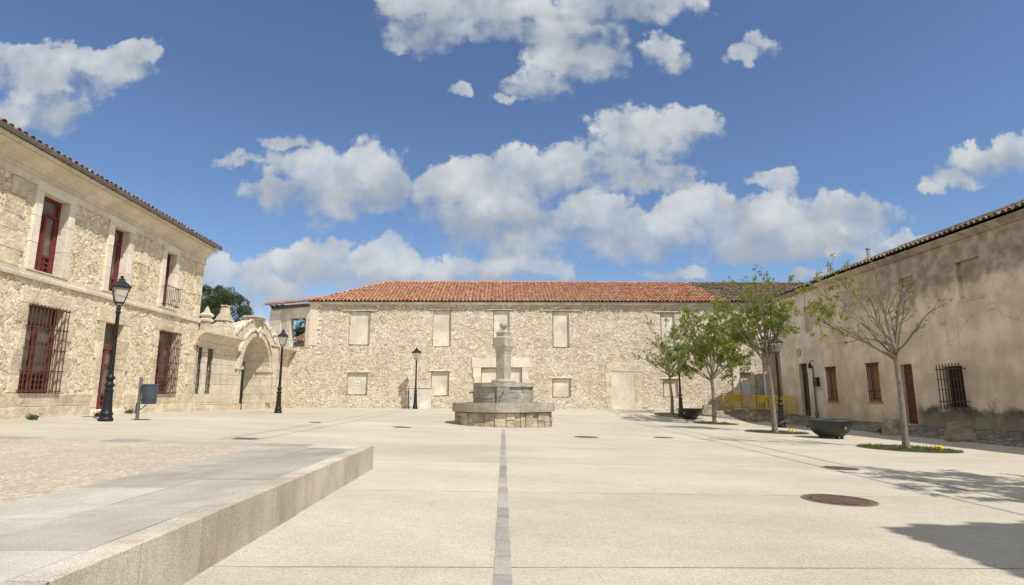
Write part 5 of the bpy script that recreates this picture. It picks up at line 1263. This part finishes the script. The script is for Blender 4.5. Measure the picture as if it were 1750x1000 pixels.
# tree pits: a rimmed ring of soil, grass and a yellow sprinkler cap in each
gm = MB(); rn = random.Random(77)
for i, (x, y, r, d, cx) in enumerate([(9.84,15.0,1.1,1.,.55),(9.45,21.5,1.05,.75,.42),(9.5,28.0,1.0,.55,.3),(8.6,32.0,.95,.35,None)]):
    mb = MB(); n = 40; ring = [(x+r*math.cos(2*math.pi*k/n), y+r*math.sin(2*math.pi*k/n)) for k in range(n)]
    mb.face([(a, b, gz(a, b)+.005) for a, b in ring]); tag(mb.build('tree_pit', M['soil'], smooth=0), kind='structure')
    mb = MB()
    for k in range(n):
        a0, a1 = 2*math.pi*k/n, 2*math.pi*(k+1)/n; q = []
        for a in (a0, a1): q.append([(x+rr*math.cos(a), y+rr*math.sin(a), gz(x+r*math.cos(a), y+r*math.sin(a))+h) for rr, h in ((r-.012, -.01), (r-.012, .014), (r+.012, .014), (r+.012, -.01))])
        for j in range(3): mb.face([q[0][j], q[0][j+1], q[1][j+1], q[1][j]][::-1])
    tag(mb.build('pit_edging', M['rust_iron'], smooth=40), kind='structure')
    for _ in range(int(1500*d)):
        a = rn.uniform(0, 6.283); rr = r*math.sqrt(rn.random())*.98; gx, gy = x+rr*math.cos(a), y+rr*math.sin(a)
        if math.sin(gx*3.1+i)+math.cos(gy*4.3) < -1.1 and rn.random() < .8: continue
        h = rn.uniform(.02, .06)*(1.4 if rn.random() < .05 else 1); w_ = rn.uniform(.006, .014); an = rn.uniform(0, 3.14); z = gz(gx, gy)+.004; lx, ly = rn.gauss(0,.03), rn.gauss(0,.03)
        c, s_ = math.cos(an)*w_, math.sin(an)*w_
        gm.mesh([(gx-c,gy-s_,z),(gx+c,gy+s_,z),(gx+lx+c*.6,gy+ly+s_*.6,z+h*.7),(gx+lx*1.8-c*.2,gy+ly*1.8,z+h)], [(0,1,2,3)], (rn.random(), rn.random()))
    if cx is not None:
        t = empty('sprinkler_cap', (x+cx, y-.35, gz(x+cx, y-.35)), 0, ('yellow cap in the grass under the nearest tree', 'yellow cap in the pit of the slender tree by the planter', 'yellow cap in the pit of the leafiest tree')[i], 'cap', 'yellow caps in the tree pits')
        mb = MB(); mb.lathe([(.06,0),(.065,.05),(.05,.075),(.055,.08),(.055,.1),(.03,.115),(.0,.12)], 12, cap=False); mb.build('cap', M['yellow_cap'], t)
        mb = MB()
        for k in range(14): a = rn.uniform(0, 6.28); blob(mb, (.075*math.cos(a), .06*math.sin(a), rn.uniform(.04,.11)), .026, n=6)
        mb.build('petals', M['yellow_cap'], t)
tag(gm.build('grass', M['grass_blade'], smooth=0), 'short green grass growing round the tree trunks', 'grass', kind='stuff')
# irrigation hose at the slender tree
t = empty('irrigation_hose', (9.75, 21.4, gz(9.75, 21.4)), 0, 'thin reddish irrigation hose looping out beside the slender tree', 'hose')
mb = MB(); mb.tube([(-.2,0,.3),(-.02,-.02,.42),(.18,0,.38),(.24,.02,.22),(.12,0,.1),(.02,0,.0)], .012, 6); mb.build('tube', M['hose'], t)
# weeds along the left plinth
wd = MB()
for i, (x, y, s) in enumerate([(-11.95,13.55,.13),(-12.2,15.2,.12),(-12.95,20.2,.16),(-12.2,17.6,.1),(12.9,21.0,.12)]):
    mb = MB(); t = empty('weed', (x, y, gz(x, y)), 0, ('green tuft of weeds at the plinth below the large grille','tiny weed at the house plinth left of the red door','yellowish weed at the plinth beside the stub post','low weed by the plinth close to the door jamb','little weed among the cobbles by the upright stone')[i], 'weed', 'weeds along the wall feet')
    for _ in range(60): clump(mb, Vector((rn.gauss(0,s*.6), rn.gauss(0,s*.3), abs(rn.gauss(0,s*.5))+.02)), .06, rn, -.2, 3)
    mb.build('leaves', M['grass_blade'], t, smooth=0)
t = empty('roof_weed', H1.matrix_basis @ Vector((-4.6, .1, EV+.3)), 0, 'small green weed rooted on the tiles beside the flue pipe', 'weed')
mb = MB()
for _ in range(50): clump(mb, Vector((rn.gauss(0,.1), rn.gauss(0,.1), abs(rn.gauss(0,.14)))), .07, rn, -.1, 3)
mb.build('leaves', M['spring_leaf'], t, smooth=0)

# ------------------------------------------------------------------ pines behind the gateway
def pine(x, y, cz, rx, rz_, label, seed, n=80, cs=130):
    rn = random.Random(seed); t = empty('pine_tree', (x, y, .4), 0, label, 'tree', 'dark trees behind the gateway'); tb = MB(); lb = MB()
    tb.tube([(0,0,0),(.15,0,cz*.5),(0,.1,cz+rz_*.4)], [.3,.22,.08], 9)
    for i in range(n):
        while True:
            p = Vector((rn.uniform(-1,1), rn.uniform(-1,1), rn.uniform(-1,1)))
            if .35 < p.length < 1: break
        p.z = p.z*.9; c = Vector((p.x*rx, p.y*rx, cz+p.z*rz_)); r = rn.uniform(.45, .85)*rx*.3
        if i % 3 == 0: tb.tube([(0,0,cz-rz_*.5+rn.uniform(0,rz_)), c*.6+Vector((0,0,cz*.4)), c], [.06,.04,.02], 5, cap=False)
        for _ in range(cs*3):
            d = Vector((rn.gauss(0,1), rn.gauss(0,1), rn.gauss(0,.75))); d = d.normalized()*r*rn.uniform(.55, 1.08); q = c+d
            a = (d.normalized()+Vector((rn.gauss(0,.5), rn.gauss(0,.5), rn.gauss(.3,.5)))).normalized(); s = a.orthogonal().normalized()*rn.uniform(.02,.045); L = rn.uniform(.10,.22)
            lb.mesh([q-s, q+s, q+a*L], [(0,1,2)], (rn.random(), rn.random()))
    tb.build('trunk', M['bark'], t, smooth=60); lb.build('crown', M['pine_needle'], t, smooth=0)
pine(-29.6, 58, 9.0, 2.9, 3.0, 'dark green pine crown rising behind the gateway pinnacles', 3)
pine(-25.6, 60, 7.0, 1.4, 1.6, 'small pine showing behind the arch beside the big pine', 4, 40, 110)
pine(-17.6, 52, 6.6, 2.2, 2.4, 'dark tree seen only through the open upper window', 6, 50, 110)
